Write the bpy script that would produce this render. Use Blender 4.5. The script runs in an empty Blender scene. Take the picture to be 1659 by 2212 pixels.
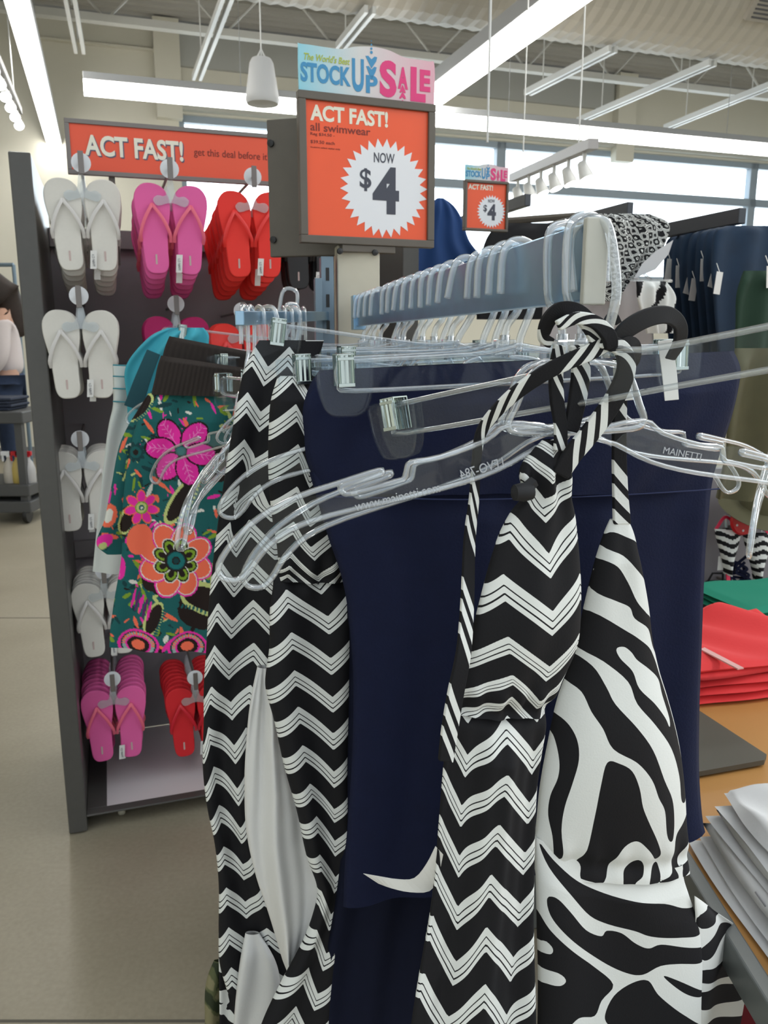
import bpy, bmesh, math, random
import numpy as np
from mathutils import Vector, Matrix
random.seed(7)
SC = bpy.context.scene
COL = SC.collection
# ------------------------------------------------------------------ camera
F = 1750.0; CX = 829.5; CY = 1106.0; PITCH = math.radians(12.0); H = 1.25
CAM = Vector((0, 0, H))
cp, sp = math.cos(PITCH), math.sin(PITCH)
cd = bpy.data.cameras.new('camera'); cam = bpy.data.objects.new('camera', cd); COL.objects.link(cam)
cam.location = CAM; cam.rotation_euler = (math.pi/2 - PITCH, 0, 0)
cd.sensor_fit = 'HORIZONTAL'; cd.sensor_width = 36.0; cd.lens = F/1659*36.0
cd.clip_start = 0.02; cd.clip_end = 200
cd.dof.use_dof = True; cd.dof.focus_distance = 0.62; cd.dof.aperture_fstop = 30
SC.camera = cam
# ------------------------------------------------------------------ world, exposure
SKY_BACK = 0.62; SKY_FRONT = 4.5
w = bpy.data.worlds.new('sky'); SC.world = w; w.use_nodes = True
bg = w.node_tree.nodes['Background']; wn = w.node_tree
wtc = wn.nodes.new('ShaderNodeTexCoord'); wsp = wn.nodes.new('ShaderNodeSeparateXYZ'); wn.links.new(wtc.outputs['Generated'], wsp.inputs[0])
wmr = wn.nodes.new('ShaderNodeMapRange'); wn.links.new(wsp.outputs['Y'], wmr.inputs[0])        # the bright sky lies beyond the windows
wmr.inputs['From Min'].default_value = -.2; wmr.inputs['From Max'].default_value = .7; wmr.inputs['To Min'].default_value = SKY_BACK; wmr.inputs['To Max'].default_value = SKY_FRONT
bg.inputs[0].default_value = (0.88, 0.95, 1.0, 1); wn.links.new(wmr.outputs[0], bg.inputs[1])
SC.view_settings.view_transform = 'Standard'; SC.view_settings.look = 'None'
SC.view_settings.gamma = 1.0; SC.view_settings.use_curve_mapping = False; SC.view_settings.exposure = 0.8
SC.cycles.max_bounces = 8; SC.cycles.diffuse_bounces = 3; SC.cycles.glossy_bounces = 3
SC.cycles.transmission_bounces = 4; SC.cycles.transparent_max_bounces = 40
SC.cycles.caustics_reflective = False; SC.cycles.caustics_refractive = False
SC.cycles.sample_clamp_indirect = 4.0
TUBE_W = 9.0
PHI = math.radians(18.6)                              # the store's own axes: A1 runs to the right, A2 runs to the back
A1 = Vector((math.cos(PHI), math.sin(PHI), 0)); A2 = Vector((-math.sin(PHI), math.cos(PHI), 0)); ZZ = Vector((0, 0, 1))

# ------------------------------------------------------------------ measuring helpers
def ray(px, py):
    a = (px-CX)/F; b = (CY-py)/F
    return Vector((a, cp+b*sp, -sp+b*cp))
def W(px, py, d): return CAM + ray(px, py)*d
def WY(px, py, Y): r = ray(px, py); return CAM + r*(Y/r.y)
def WZ(px, py, z): r = ray(px, py); return CAM + r*((z-H)/r.z)
class PL:
    """an upright plane: o a point on it, u its horizontal direction, n its side towards the shopper"""
    def __init__(s, o, deg):
        s.o = Vector(o); a = math.radians(deg); s.u = Vector((math.cos(a), math.sin(a), 0)); s.n = Vector((math.sin(a), -math.cos(a), 0)); s.deg = deg
    def sz(s, px, py):
        r = ray(px, py); t = (s.o-CAM).dot(s.n)/r.dot(s.n); p = CAM+r*t-s.o
        return p.dot(s.u), p.z
    def w(s, x, z, n=0.0): return s.o+s.u*x+ZZ*z+s.n*n
    def pt(s, px, py, n=0.0): a, b = s.sz(px, py); return s.w(a, b, n)
    def arr(s, PX, PY):
        a = (PX-CX)/F; b = (CY-PY)/F
        D = np.stack([a, cp+b*sp, -sp+b*cp], -1); n = np.array(s.n); t = float((s.o-CAM).dot(s.n))/(D@n)
        P = np.array(CAM)+D*t[..., None]-np.array(s.o)
        return P@np.array(s.u), P[..., 2]
    def M(s, x=0, z=0, n=0):
        m = Matrix.Identity(4); p = s.w(x, z, n)
        for i in range(3): m[i][0] = s.u[i]; m[i][1] = ZZ[i]; m[i][2] = s.n[i]; m[i][3] = p[i]
        return m

# ------------------------------------------------------------------ materials
MATS = {}
def mat(name, col, rough=0.6, metal=0.0, noise=0.0, scale=20.0, bump=0.0, emit=0.0, spec=0.5, bscale=None, sheen=0.0):
    if name in MATS: return MATS[name]
    m = bpy.data.materials.new(name); m.use_nodes = True; nt = m.node_tree; b = nt.nodes['Principled BSDF']
    b.inputs['Base Color'].default_value = (*col, 1); b.inputs['Roughness'].default_value = rough; b.inputs['Metallic'].default_value = metal
    b.inputs['Specular IOR Level'].default_value = spec
    if sheen: b.inputs['Sheen Weight'].default_value = sheen
    if emit: b.inputs['Emission Color'].default_value = (*col, 1); b.inputs['Emission Strength'].default_value = emit
    if noise or bump:
        tc = nt.nodes.new('ShaderNodeTexCoord')
        n = nt.nodes.new('ShaderNodeTexNoise'); n.inputs['Scale'].default_value = scale; n.inputs['Detail'].default_value = 4
        nt.links.new(tc.outputs['Object'], n.inputs['Vector'])
        if noise:
            mx = nt.nodes.new('ShaderNodeMix'); mx.data_type = 'RGBA'
            mx.inputs[6].default_value = (*[max(0, c*(1-noise)) for c in col], 1); mx.inputs[7].default_value = (*[min(1, c*(1+noise)) for c in col], 1)
            nt.links.new(n.outputs['Fac'], mx.inputs[0]); nt.links.new(mx.outputs[2], b.inputs['Base Color'])
        if bump:
            n2 = n
            if bscale:
                n2 = nt.nodes.new('ShaderNodeTexNoise'); n2.inputs['Scale'].default_value = bscale; nt.links.new(tc.outputs['Object'], n2.inputs['Vector'])
            bp = nt.nodes.new('ShaderNodeBump'); bp.inputs['Strength'].default_value = bump; bp.inputs['Distance'].default_value = 0.002
            nt.links.new(n2.outputs['Fac'], bp.inputs['Height']); nt.links.new(bp.outputs[0], b.inputs['Normal'])
    MATS[name] = m; return m
def clear(name, tint, white=0.06, gloss=0.10, rough=0.12, edge=0.5):
    """clear moulded plastic: lets most light through, mirrors some, a little milky"""
    m = bpy.data.materials.new(name); m.use_nodes = True; nt = m.node_tree; nt.nodes.clear()
    out = nt.nodes.new('ShaderNodeOutputMaterial'); tr = nt.nodes.new('ShaderNodeBsdfTransparent'); tr.inputs[0].default_value = (*tint, 1)
    gl = nt.nodes.new('ShaderNodeBsdfGlossy'); gl.inputs[0].default_value = (1, 1, 1, 1); gl.inputs['Roughness'].default_value = rough
    df = nt.nodes.new('ShaderNodeBsdfDiffuse'); df.inputs[0].default_value = (0.86, 0.9, 0.92, 1)
    lw = nt.nodes.new('ShaderNodeLayerWeight'); lw.inputs[0].default_value = 0.35
    mm = nt.nodes.new('ShaderNodeMath'); mm.operation = 'MULTIPLY_ADD'; mm.inputs[1].default_value = edge; mm.inputs[2].default_value = gloss
    nt.links.new(lw.outputs['Facing'], mm.inputs[0]); mm.use_clamp = True
    m1 = nt.nodes.new('ShaderNodeMixShader'); m2 = nt.nodes.new('ShaderNodeMixShader'); m1.inputs[0].default_value = white
    nt.links.new(tr.outputs[0], m1.inputs[1]); nt.links.new(df.outputs[0], m1.inputs[2])
    nt.links.new(mm.outputs[0], m2.inputs[0]); nt.links.new(m1.outputs[0], m2.inputs[1]); nt.links.new(gl.outputs[0], m2.inputs[2])
    nt.links.new(m2.outputs[0], out.inputs[0]); MATS[name] = m; return m
def cloth_base(name, rough=0.75):
    m = bpy.data.materials.new(name); m.use_nodes = True; nt = m.node_tree; b = nt.nodes['Principled BSDF']
    b.inputs['Roughness'].default_value = rough; b.inputs['Specular IOR Level'].default_value = 0.25
    at = nt.nodes.new('ShaderNodeAttribute'); at.attribute_name = 'pat'
    tc = nt.nodes.new('ShaderNodeTexCoord'); n = nt.nodes.new('ShaderNodeTexNoise'); n.inputs['Scale'].default_value = 700; nt.links.new(tc.outputs['Object'], n.inputs['Vector'])
    bp = nt.nodes.new('ShaderNodeBump'); bp.inputs['Strength'].default_value = 0.15; bp.inputs['Distance'].default_value = 0.001
    nt.links.new(n.outputs['Fac'], bp.inputs['Height']); nt.links.new(bp.outputs[0], b.inputs['Normal'])
    MATS[name] = m; return m, nt, b, at
WHITE_C = (0.74, 0.76, 0.74, 1); BLACK_C = (0.008, 0.008, 0.010, 1)
def ramp_mat(name, stops, frac=True, rough=0.75):
    m, nt, b, at = cloth_base(name, rough)
    src = at.outputs['Fac']
    if frac:
        fr = nt.nodes.new('ShaderNodeMath'); fr.operation = 'FRACT'; nt.links.new(src, fr.inputs[0]); src = fr.outputs[0]
    r = nt.nodes.new('ShaderNodeValToRGB'); r.color_ramp.interpolation = 'CONSTANT'; e = r.color_ramp.elements
    while len(e) > 1: e.remove(e[-1])
    e[0].position = stops[0][0]; e[0].color = stops[0][1]
    for p, c in stops[1:]: k = e.new(p); k.color = c
    nt.links.new(src, r.inputs[0]); nt.links.new(r.outputs[0], b.inputs['Base Color']); return m
M_CHEV = ramp_mat('chevron_cloth', [(0, WHITE_C), (.165, BLACK_C), (.195, WHITE_C), (.30, BLACK_C), (.335, WHITE_C), (.435, BLACK_C)])
M_ZEB = ramp_mat('zebra_cloth', [(0, WHITE_C), (.5, BLACK_C)], frac=False)
M_STRAP = ramp_mat('striped_strap_cloth', [(0, WHITE_C), (.12, BLACK_C), (.2, WHITE_C), (.32, BLACK_C), (.42, WHITE_C), (.52, BLACK_C)])
mcol, ntc, bc, atc = cloth_base('printed_cloth'); ntc.links.new(atc.outputs['Color'], bc.inputs['Base Color']); M_PRINT = mcol
M_NAVY = mat('navy_jersey', (0.0045, 0.008, 0.034), .8, noise=.15, scale=60, bump=.2, bscale=500, spec=.25)
M_NAVYD = mat('dark_navy_jersey', (0.004, 0.006, 0.02), .85, noise=.15, scale=60, spec=.2)
M_LIN = mat('white_lining', (0.68, 0.68, 0.67), .8, spec=.2, bump=.1, scale=400)
M_CLEAR = clear('clear_plastic', (.955, .97, .98), white=.004, gloss=.008, edge=.07, rough=.06)
M_FILM = clear('milky_plastic', (.90, .92, .93), white=.16, gloss=.04, edge=.2, rough=.15)
M_RIM = clear('clear_plastic_rim', (.90, .93, .955), white=.13, gloss=.12, rough=.07, edge=.62)
M_HOOK = clear('clear_plastic_hook', (.88, .91, .94), white=.20, gloss=.12, rough=.07, edge=.65)
M_CHROME = mat('chrome_spring', (.50, .56, .53), .16, 1.0)
M_STEEL = mat('galvanised_steel', (.34, .52, .68), .30, 1.0, noise=.25, scale=14, bump=.15)  # blue reflections on the arms are put into the base colour
M_CAP = mat('painted_end_cap', (.52, .52, .47), .45, noise=.1, scale=60)
M_POST = mat('cream_post', (.58, .55, .45), .55, noise=.12, scale=14)
M_UPR = mat('blue_grey_upright', (.18, .25, .31), .4, .3)
M_BRN = mat('brown_grey_metal', (.115, .10, .082), .5, noise=.1, scale=40)
M_RACK = mat('dark_grey_laminate', (.075, .073, .068), .38, noise=.08, scale=60)
M_BACKP = mat('grey_lilac_panel', (.20, .185, .20), .6, noise=.06, scale=8)
M_SHELF = mat('white_shelf', (.72, .68, .70), .4)
M_ORNG = mat('orange_poster', (.86, .105, .03), .28, noise=.05, scale=9)
M_ORNG2 = mat('orange_banner', (.80, .10, .045), .5)
M_TXTW = mat('cream_ink', (.80, .78, .66), .5)
M_TXTD = mat('dark_ink', (.05, .055, .08), .5)
M_TXTB = mat('brown_ink', (.20, .02, .01), .5)
M_INKW = mat('white_ink', (.78, .80, .84), .35)
M_TEAL = mat('blue_ink', (.045, .26, .50), .45)
M_MAG = mat('magenta_ink', (.72, .035, .20), .45)
M_GRN = mat('lime_ink', (.42, .50, .05), .5)
M_PAPER = mat('white_paper', (.74, .74, .72), .6)
M_BLACK = mat('black_plastic', (.01, .01, .011), .45)
M_WALL = mat('cream_wall', (.66, .64, .55), .8, noise=.03, scale=3)
M_CEIL = mat('ceiling_deck_grey', (.40, .39, .36), .6)
M_BEAM = mat('beam_paint', (.52, .52, .49), .6)
M_WHM = mat('white_metal', (.66, .67, .66), .45)
M_FLOOR = None

# ------------------------------------------------------------------ mesh building
def spline(pts, n, closed=False):
    P = [np.array(p, float) for p in pts]; m = len(P); out = []
    segs = m if closed else m-1
    for i in range(segs):
        p1 = P[i]; p2 = P[(i+1) % m]
        p0 = P[i-1] if (closed or i > 0) else 2*p1-p2
        p3 = P[(i+2) % m] if (closed or i < m-2) else 2*p2-p1
        for k in range(n):
            t = k/n
            out.append(.5*((2*p1)+(p2-p0)*t+(2*p0-5*p1+4*p2-p3)*t*t+(3*p1-p0-3*p2+p3)*t**3))
    if not closed: out.append(P[-1])
    return out
class MB:
    def __init__(s): s.v = []; s.f = []; s.a = []
    def add(s, vs, fs):
        o = len(s.v); s.v += [Vector(v) for v in vs]; s.f += [tuple(i+o for i in f) for f in fs]; return s
    def box(s, c, size, ax=None):
        ax = ax or (Vector((1, 0, 0)), Vector((0, 1, 0)), ZZ); c = Vector(c); h = [x/2 for x in size]; vs = []
        for i in (-1, 1):
            for j in (-1, 1):
                for k in (-1, 1): vs.append(c+ax[0]*h[0]*i+ax[1]*h[1]*j+ax[2]*h[2]*k)
        return s.add(vs, [(0, 1, 3, 2), (4, 6, 7, 5), (0, 4, 5, 1), (2, 3, 7, 6), (0, 2, 6, 4), (1, 5, 7, 3)])
    def tube(s, pts, r, seg=8, closed=False, flat=1.0, flat_axis=None, rs=None):
        P = [Vector(p) for p in pts]; n = len(P); o = len(s.v); prev = None
        for i in range(n):
            a = P[i-1] if (closed or i > 0) else P[i]; b = P[(i+1) % n] if (closed or i < n-1) else P[i]
            t = (b-a); t = t.normalized() if t.length > 1e-9 else Vector((0, 0, 1))
            if flat_axis is not None:
                x = Vector(flat_axis); x = (x-t*x.dot(t)); x = x.normalized() if x.length > 1e-6 else t.orthogonal().normalized()
            elif prev is None: x = t.orthogonal().normalized()
            else:
                x = prev-t*prev.dot(t); x = x.normalized() if x.length > 1e-6 else t.orthogonal().normalized()
            prev = x; y = t.cross(x); rr = rs[i] if rs is not None else r
            for k in range(seg):
                an = 2*math.pi*k/seg; s.v.append(P[i]+x*math.cos(an)*rr*flat+y*math.sin(an)*rr)
        m = n if closed else n-1
        for i in range(m):
            for k in range(seg):
                a = o+i*seg+k; b = o+i*seg+(k+1) % seg; c = o+((i+1) % n)*seg+(k+1) % seg; d = o+((i+1) % n)*seg+k
                s.f.append((a, b, c, d))
        if not closed:
            s.f.append(tuple(o+k for k in range(seg))[::-1]); s.f.append(tuple(o+(n-1)*seg+k for k in range(seg)))
        return s
    def prism(s, poly, fr, t0, t1):
        """poly of (a,b); fr maps (a,b,t) to a point"""
        n = len(poly); vs = [fr(a, b, t0) for a, b in poly]+[fr(a, b, t1) for a, b in poly]
        fs = [tuple(range(n))[::-1], tuple(range(n, 2*n))]+[(i, (i+1) % n, n+(i+1) % n, n+i) for i in range(n)]
        return s.add(vs, fs)
    def lathe(s, prof, c, seg=20, axis=None):
        c = Vector(c); z = Vector(axis or (0, 0, 1)).normalized(); x = z.orthogonal().normalized(); y = z.cross(x); n = len(prof); vs = []
        for r, h in prof:
            for k in range(seg):
                a = 2*math.pi*k/seg; vs.append(c+z*h+(x*math.cos(a)+y*math.sin(a))*r)
        fs = []
        for i in range(n-1):
            for k in range(seg): fs.append((i*seg+k, i*seg+(k+1) % seg, (i+1)*seg+(k+1) % seg, (i+1)*seg+k))
        fs += [tuple(range(seg))[::-1], tuple((n-1)*seg+k for k in range(seg))]
        return s.add(vs, fs)
    def strip(s, L, R, t, nrm):
        """a ribbon between two lists of points with thickness t"""
        n = len(L); o = len(s.v); nrm = Vector(nrm)
        for a, b in zip(L, R):
            a = Vector(a); b = Vector(b); s.v += [a+nrm*t/2, b+nrm*t/2, b-nrm*t/2, a-nrm*t/2]
        for i in range(n-1):
            for k in range(4): s.f.append((o+4*i+k, o+4*i+(k+1) % 4, o+4*i+4+(k+1) % 4, o+4*i+4+k))
        s.f.append((o, o+3, o+2, o+1)); s.f.append((o+4*n-4, o+4*n-3, o+4*n-2, o+4*n-1)); return s
MW = {}
def setp(o, label=None, cat=None, group=None, kind=None):
    if label: o['label'] = label
    if cat: o['category'] = cat
    if group: o['group'] = group
    if kind: o['kind'] = kind
    return o
def thing(name, label, cat, loc=(0, 0, 0), rz=0.0, group=None, M=None):
    o = bpy.data.objects.new(name, None); COL.objects.link(o); o.empty_display_size = .05
    M = M if M is not None else Matrix.Translation(Vector(loc)) @ Matrix.Rotation(rz, 4, 'Z')
    o.matrix_world = M; MW[o.name] = M.copy(); return setp(o, label, cat, group)
def finish(o, smooth, bevel):
    if smooth:
        o.data.polygons.foreach_set('use_smooth', [True]*len(o.data.polygons))
        if smooth != 2:
            try: o.data.set_sharp_from_angle(angle=math.radians(40))
            except Exception: pass
    if bevel:
        b = o.modifiers.new('bevel', 'BEVEL'); b.width = bevel; b.segments = 2; b.limit_method = 'ANGLE'
def part(name, mb, m, parent=None, smooth=0, bevel=0, local=False, attr=None, colr=None, label=None):
    """one mesh; vertices are given in the room's coordinates (or the parent's own when local)"""
    me = bpy.data.meshes.new(name)
    V = mb.v; off = Matrix.Identity(4)
    if parent is not None:
        off = Matrix.Identity(4) if local else MW[parent.name].inverted()
        Ml = MW[parent.name]; loc = None
        V = [off @ v for v in V]
    else:
        xs = [v.x for v in V]; ys = [v.y for v in V]; z0 = min(v.z for v in V)
        loc = Vector(((min(xs)+max(xs))/2, (min(ys)+max(ys))/2, z0)); V = [v-loc for v in V]; Ml = Matrix.Translation(loc)
    me.from_pydata([tuple(v) for v in V], [], mb.f); me.validate(); me.update()
    bm = bmesh.new(); bm.from_mesh(me); bmesh.ops.recalc_face_normals(bm, faces=bm.faces)
    if attr is None and colr is None: pass
    bm.to_mesh(me); bm.free()
    if attr is not None:
        a = me.attributes.new('pat', 'FLOAT', 'POINT'); a.data.foreach_set('value', np.asarray(attr, np.float32).ravel())
    if colr is not None:
        a = me.attributes.new('pat', 'FLOAT_COLOR', 'POINT'); c = np.ones((len(me.vertices), 4), np.float32); c[:, :3] = colr; a.data.foreach_set('color', c.ravel())
    o = bpy.data.objects.new(name, me); COL.objects.link(o)
    if m: me.materials.append(m)
    if parent is not None: o.parent = parent
    else: o.location = loc
    MW[o.name] = Ml.copy(); finish(o, smooth, bevel)
    if label: o['label'] = label
    return o
def struct(name, mb, m, **k):
    o = part(name, mb, m, **k); o['kind'] = 'structure'; return o
def solo(name, mb, m, label, cat, group=None, **k):
    return setp(part(name, mb, m, **k), label, cat, group)
def kids(o): return [c for c in bpy.data.objects if c.parent == o]
KID = {}
def dup(root, M, label, group=None, skip=()):
    if root.name not in KID:
        KID[root.name] = [(c, kids(c)) for c in kids(root)]
    r = root.copy(); COL.objects.link(r); r.matrix_world = M; MW[r.name] = M.copy(); r['label'] = label
    if group: r['group'] = group
    for c, gs in KID[root.name]:
        if c.name.split('.')[0] in skip: continue
        k = c.copy(); COL.objects.link(k); k.parent = r; MW[k.name] = M.copy()
        for g in gs:
            q = g.copy(); COL.objects.link(q); q.parent = k; MW[q.name] = M.copy()
    return r
_TX = {}
def text(body, Mx, x0, y0, wd, ht, m, parent, name='lettering', bold=0.0, ex=0.0002, shear=0.0, mirror=False, rot=0.0, space=1.0):
    key = (body, bold, shear, space)
    if key not in _TX:
        c = bpy.data.curves.new('t', 'FONT'); c.body = body; c.size = 1; c.offset = bold; c.extrude = 0.5; c.shear = shear; c.space_character = space; c.resolution_u = 4
        o = bpy.data.objects.new('t', c); COL.objects.link(o); bpy.context.view_layer.update()
        me = bpy.data.meshes.new_from_object(o.evaluated_get(bpy.context.evaluated_depsgraph_get()))
        v = np.array([x.co for x in me.vertices]); f = [tuple(p.vertices) for p in me.polygons]
        bpy.data.objects.remove(o); bpy.data.curves.remove(c); bpy.data.meshes.remove(me); _TX[key] = (v, f)
    v, f = _TX[key]; lo = v.min(0); hi = v.max(0)
    q = (v-lo)/(hi-lo); mb = MB()
    cr, sr = math.cos(rot), math.sin(rot); vs = []
    for a in q:
        x = (1-a[0] if mirror else a[0])*wd; y = a[1]*ht
        vs.append(Mx @ Vector((x0+x*cr-y*sr, y0+x*sr+y*cr, (a[2])*ex*2)))
    mb.add(vs, f); return part(name, mb, m, parent)

# ------------------------------------------------------------------ cloth
def crow(rows, ny):
    """rows (y,xl,xr) or (yl,xl,yr,xr) -> smooth arrays"""
    R = np.array([(r[0], r[1], r[0], r[2]) if len(r) == 3 else r for r in rows], float)
    k = np.concatenate([[0], np.cumsum(np.hypot(*(R[1:, :2]-R[:-1, :2]).T)+np.hypot(*(R[1:, 2:]-R[:-1, 2:]).T))]); k /= k[-1]
    v = np.linspace(0, 1, ny); out = np.zeros((ny, 4))
    tang = np.gradient(R, k, axis=0)
    idx = np.clip(np.searchsorted(k, v, side='right')-1, 0, len(k)-2); h = (k[idx+1]-k[idx]); t = (v-k[idx])/h; t = t[:, None]; h = h[:, None]
    return (2*t**3-3*t**2+1)*R[idx]+(t**3-2*t**2+t)*h*tang[idx]+(-2*t**3+3*t**2)*R[idx+1]+(t**3-t**2)*h*tang[idx+1]
def cloth(name, pl, rows, m, parent, nx=40, ny=80, thick=.012, folds=(), pat=None, col=None, fade=.12, gather=None, label=None, sag=None):
    E = crow(rows, ny); t = np.linspace(0, 1, nx)[None, :]; v = np.linspace(0, 1, ny)[:, None]
    PX = E[:, 1:2]*(1-t)+E[:, 3:4]*t; PY = E[:, 0:1]*(1-t)+E[:, 2:3]*t
    if sag is not None: PY = PY+sag(t, v)
    S, Z = pl.arr(PX, PY)
    bul = thick*np.sqrt(np.clip(1-(2*t-1)**2, 0, 1))*np.clip(.35+v/max(fade, 1e-3)*.65, 0, 1)
    fo = np.zeros_like(PX)
    for (fr, am, ph, dr) in folds: fo = fo+am*np.sin(2*math.pi*(fr*t+dr*v)+ph)*np.clip(v/max(fade, 1e-3), 0, 1)
    if gather is not None: fo = fo+gather(PX, PY, t, v)
    val = pat(PX, PY) if pat is not None else None; cv = col(PX, PY) if col is not None else None
    u = np.array(pl.u); n = np.array(pl.n); o = np.array(pl.o)
    def pos(N): return o+S[..., None]*u+Z[..., None]*np.array([0, 0, 1.])+N[..., None]*n
    Fv = pos(fo+bul); Bv = pos(fo-bul)[:, 1:-1][:, ::-1]; L = np.concatenate([Fv, Bv], 1); q = L.shape[1]
    ii, jj = np.meshgrid(np.arange(ny-1), np.arange(q), indexing='ij'); j2 = (jj+1) % q
    fs = np.stack([ii*q+jj, ii*q+j2, (ii+1)*q+j2, (ii+1)*q+jj], -1).reshape(-1, 4)
    mb = MB(); mb.v = [Vector(p) for p in L.reshape(-1, 3)]; mb.f = [tuple(int(x) for x in f) for f in fs]
    def wrap(A): return np.concatenate([A, A[:, 1:-1][:, ::-1]], 1)
    return part(name, mb, m, parent, smooth=2, attr=None if val is None else wrap(val).ravel(), colr=None if cv is None else wrap(cv).reshape(-1, 3), label=label)
def chev(peaks, kinks, amp, phase=0.0):
    """peaks: y of the top of each stripe group at a peak; kinks: list of (type, [(y,x)...]) from left to right, type 0 peak / 1 valley"""
    P = np.array(peaks, float)
    def f(PX, PY):
        K = [np.interp(PY, [a[0] for a in k[1]], [a[1] for a in k[1]]) for k in kinks]; ty = [k[0] for k in kinks]
        tri = np.full_like(PX, float(ty[0]))
        for i in range(len(K)-1):
            s = np.clip((PX-K[i])/np.maximum(K[i+1]-K[i], 1), 0, 1)
            tri = np.where(PX >= K[i], ty[i]*(1-s)+ty[i+1]*s, tri)
        A = amp(PX, PY) if callable(amp) else amp
        y = PY-A*tri
        k = np.arange(len(P)); d0 = P[1]-P[0]; d1 = P[-1]-P[-2]
        r = np.interp(y, P, k); r = np.where(y < P[0], (y-P[0])/d0, r); r = np.where(y > P[-1], k[-1]+(y-P[-1])/d1, r)
        return r+phase+20
    return f
def sdf(polys, holes=(), scale=.0475):
    """>0.5 inside a shape; value falls off with distance in pixels so that edges stay crisp"""
    def one(poly, PX, PY):
        Q = np.array(spline(poly, 4, True)); n = len(Q); d = np.full(PX.shape, 1e9); ins = np.zeros(PX.shape, bool)
        for i in range(n):
            a = Q[i]; b = Q[(i+1) % n]; e = b-a; L = max(e@e, 1e-9)
            t = np.clip(((PX-a[0])*e[0]+(PY-a[1])*e[1])/L, 0, 1); d = np.minimum(d, np.hypot(PX-a[0]-t*e[0], PY-a[1]-t*e[1]))
            c = ((a[1] > PY) != (b[1] > PY)) & (PX < (b[0]-a[0])*(PY-a[1])/((b[1]-a[1]) if abs(b[1]-a[1]) > 1e-9 else 1e-9)+a[0]); ins ^= c
        return np.where(ins, d, -d)
    def f(PX, PY):
        r = np.full(PX.shape, -1e9)
        for p in polys: r = np.maximum(r, one(p, PX, PY))
        for p in holes: r = np.minimum(r, -one(p, PX, PY))
        return np.clip(.5+r*scale, 0.01, .99)
    return f
def ordn(i): return ['nearest', 'second', 'third', 'fourth', 'fifth', 'sixth', 'seventh', 'eighth', 'ninth', 'tenth', 'eleventh', 'twelfth', 'thirteenth', 'fourteenth', 'fifteenth'][i]

# ================================================================== THE ROOM
def floor_mat():
    m = bpy.data.materials.new('polished_concrete'); m.use_nodes = True; nt = m.node_tree; b = nt.nodes['Principled BSDF']
    tc = nt.nodes.new('ShaderNodeTexCoord'); n = nt.nodes.new('ShaderNodeTexNoise'); n.inputs['Scale'].default_value = 2.2; n.inputs['Detail'].default_value = 8
    n2 = nt.nodes.new('ShaderNodeTexNoise'); n2.inputs['Scale'].default_value = 90
    nt.links.new(tc.outputs['Object'], n.inputs['Vector']); nt.links.new(tc.outputs['Object'], n2.inputs['Vector'])
    r = nt.nodes.new('ShaderNodeValToRGB'); r.color_ramp.elements[0].position = .3; r.color_ramp.elements[1].position = .75
    r.color_ramp.elements[0].color = (.33, .292, .215, 1); r.color_ramp.elements[1].color = (.43, .388, .30, 1)
    nt.links.new(n.outputs['Fac'], r.inputs[0])
    mx = nt.nodes.new('ShaderNodeMix'); mx.data_type = 'RGBA'; mx.blend_type = 'MULTIPLY'; mx.inputs[0].default_value = .25
    nt.links.new(r.outputs[0], mx.inputs[6]); nt.links.new(n2.outputs['Fac'], mx.inputs[7]); nt.links.new(mx.outputs[2], b.inputs['Base Color'])
    b.inputs['Roughness'].default_value = .38; b.inputs['Specular IOR Level'].default_value = .35
    return m
FLM = floor_mat()
struct('floor', MB().box((1.5, 3, -.05), (24, 26, .1)), FLM)
for i, py in enumerate((1335,)):                                     # saw-cut joint in the concrete
    p = WZ(40, py, 0); mb = MB().box(p+ZZ*.0005, (5, .007, .001)); struct('trim_1', mb, mat('joint_filler', (.12, .11, .09), .8))
p = WZ(300, 2206, 0); struct('trim_2', MB().box(p+ZZ*.0005, (1.2, .006, .001)), MATS['joint_filler'])
WALL = PL((0, 10, 0), 18.6)
def wsz(px, py): return WALL.sz(px, py)
zc = wsz(640, 80)[1]; CEILZ = zc
s_l = -7.5; s_r = 13.0
swin = wsz(386, 250)[0]; zhead = wsz(640, 266)[1]; zsill = wsz(1100, 600)[1]
mb = MB()
def wbox(mb, s0, s1, z0, z1, n0, n1):
    return mb.box(WALL.w((s0+s1)/2, (z0+z1)/2, (n0+n1)/2), (s1-s0, abs(n1-n0), z1-z0), (WALL.u, WALL.n, ZZ))
wbox(mb, s_l, swin, 0, zc, 0, -.2); wbox(mb, swin, s_r, 0, zsill, 0, -.2); wbox(mb, swin, s_r, zhead, zc, 0, -.2)
struct('wall_back', mb, M_WALL)
# windows: frame bars and a pane each
M_PANE = clear('window_glass', (.95, .98, 1.0), white=.0, gloss=.03, rough=.02, edge=.25)
zt = wsz(1300, 415)[1]; M_MULL = mat('window_frame_paint', (.30, .36, .42), .5)
nwin = 4; ww = (s_r-swin)/nwin
for i in range(nwin):
    s0 = swin+ww*i; s1 = s0+ww; mb = MB()
    wbox(mb, s0, s0+.06, zsill, zhead, -.06, -.16); wbox(mb, s1-.06, s1, zsill, zhead, -.06, -.16)
    wbox(mb, s0, s1, zhead-.07, zhead, -.06, -.16); wbox(mb, s0, s1, zsill, zsill+.07, -.06, -.16); wbox(mb, s0, s1, zt-.05, zt+.05, -.06, -.16)
    o = struct('window_%d' % (i+1), mb, M_MULL)
    g = MB(); wbox(g, s0+.05, s1-.05, zsill+.05, zhead-.05, -.10, -.106); part('window_pane', g, M_PANE, o)
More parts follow.
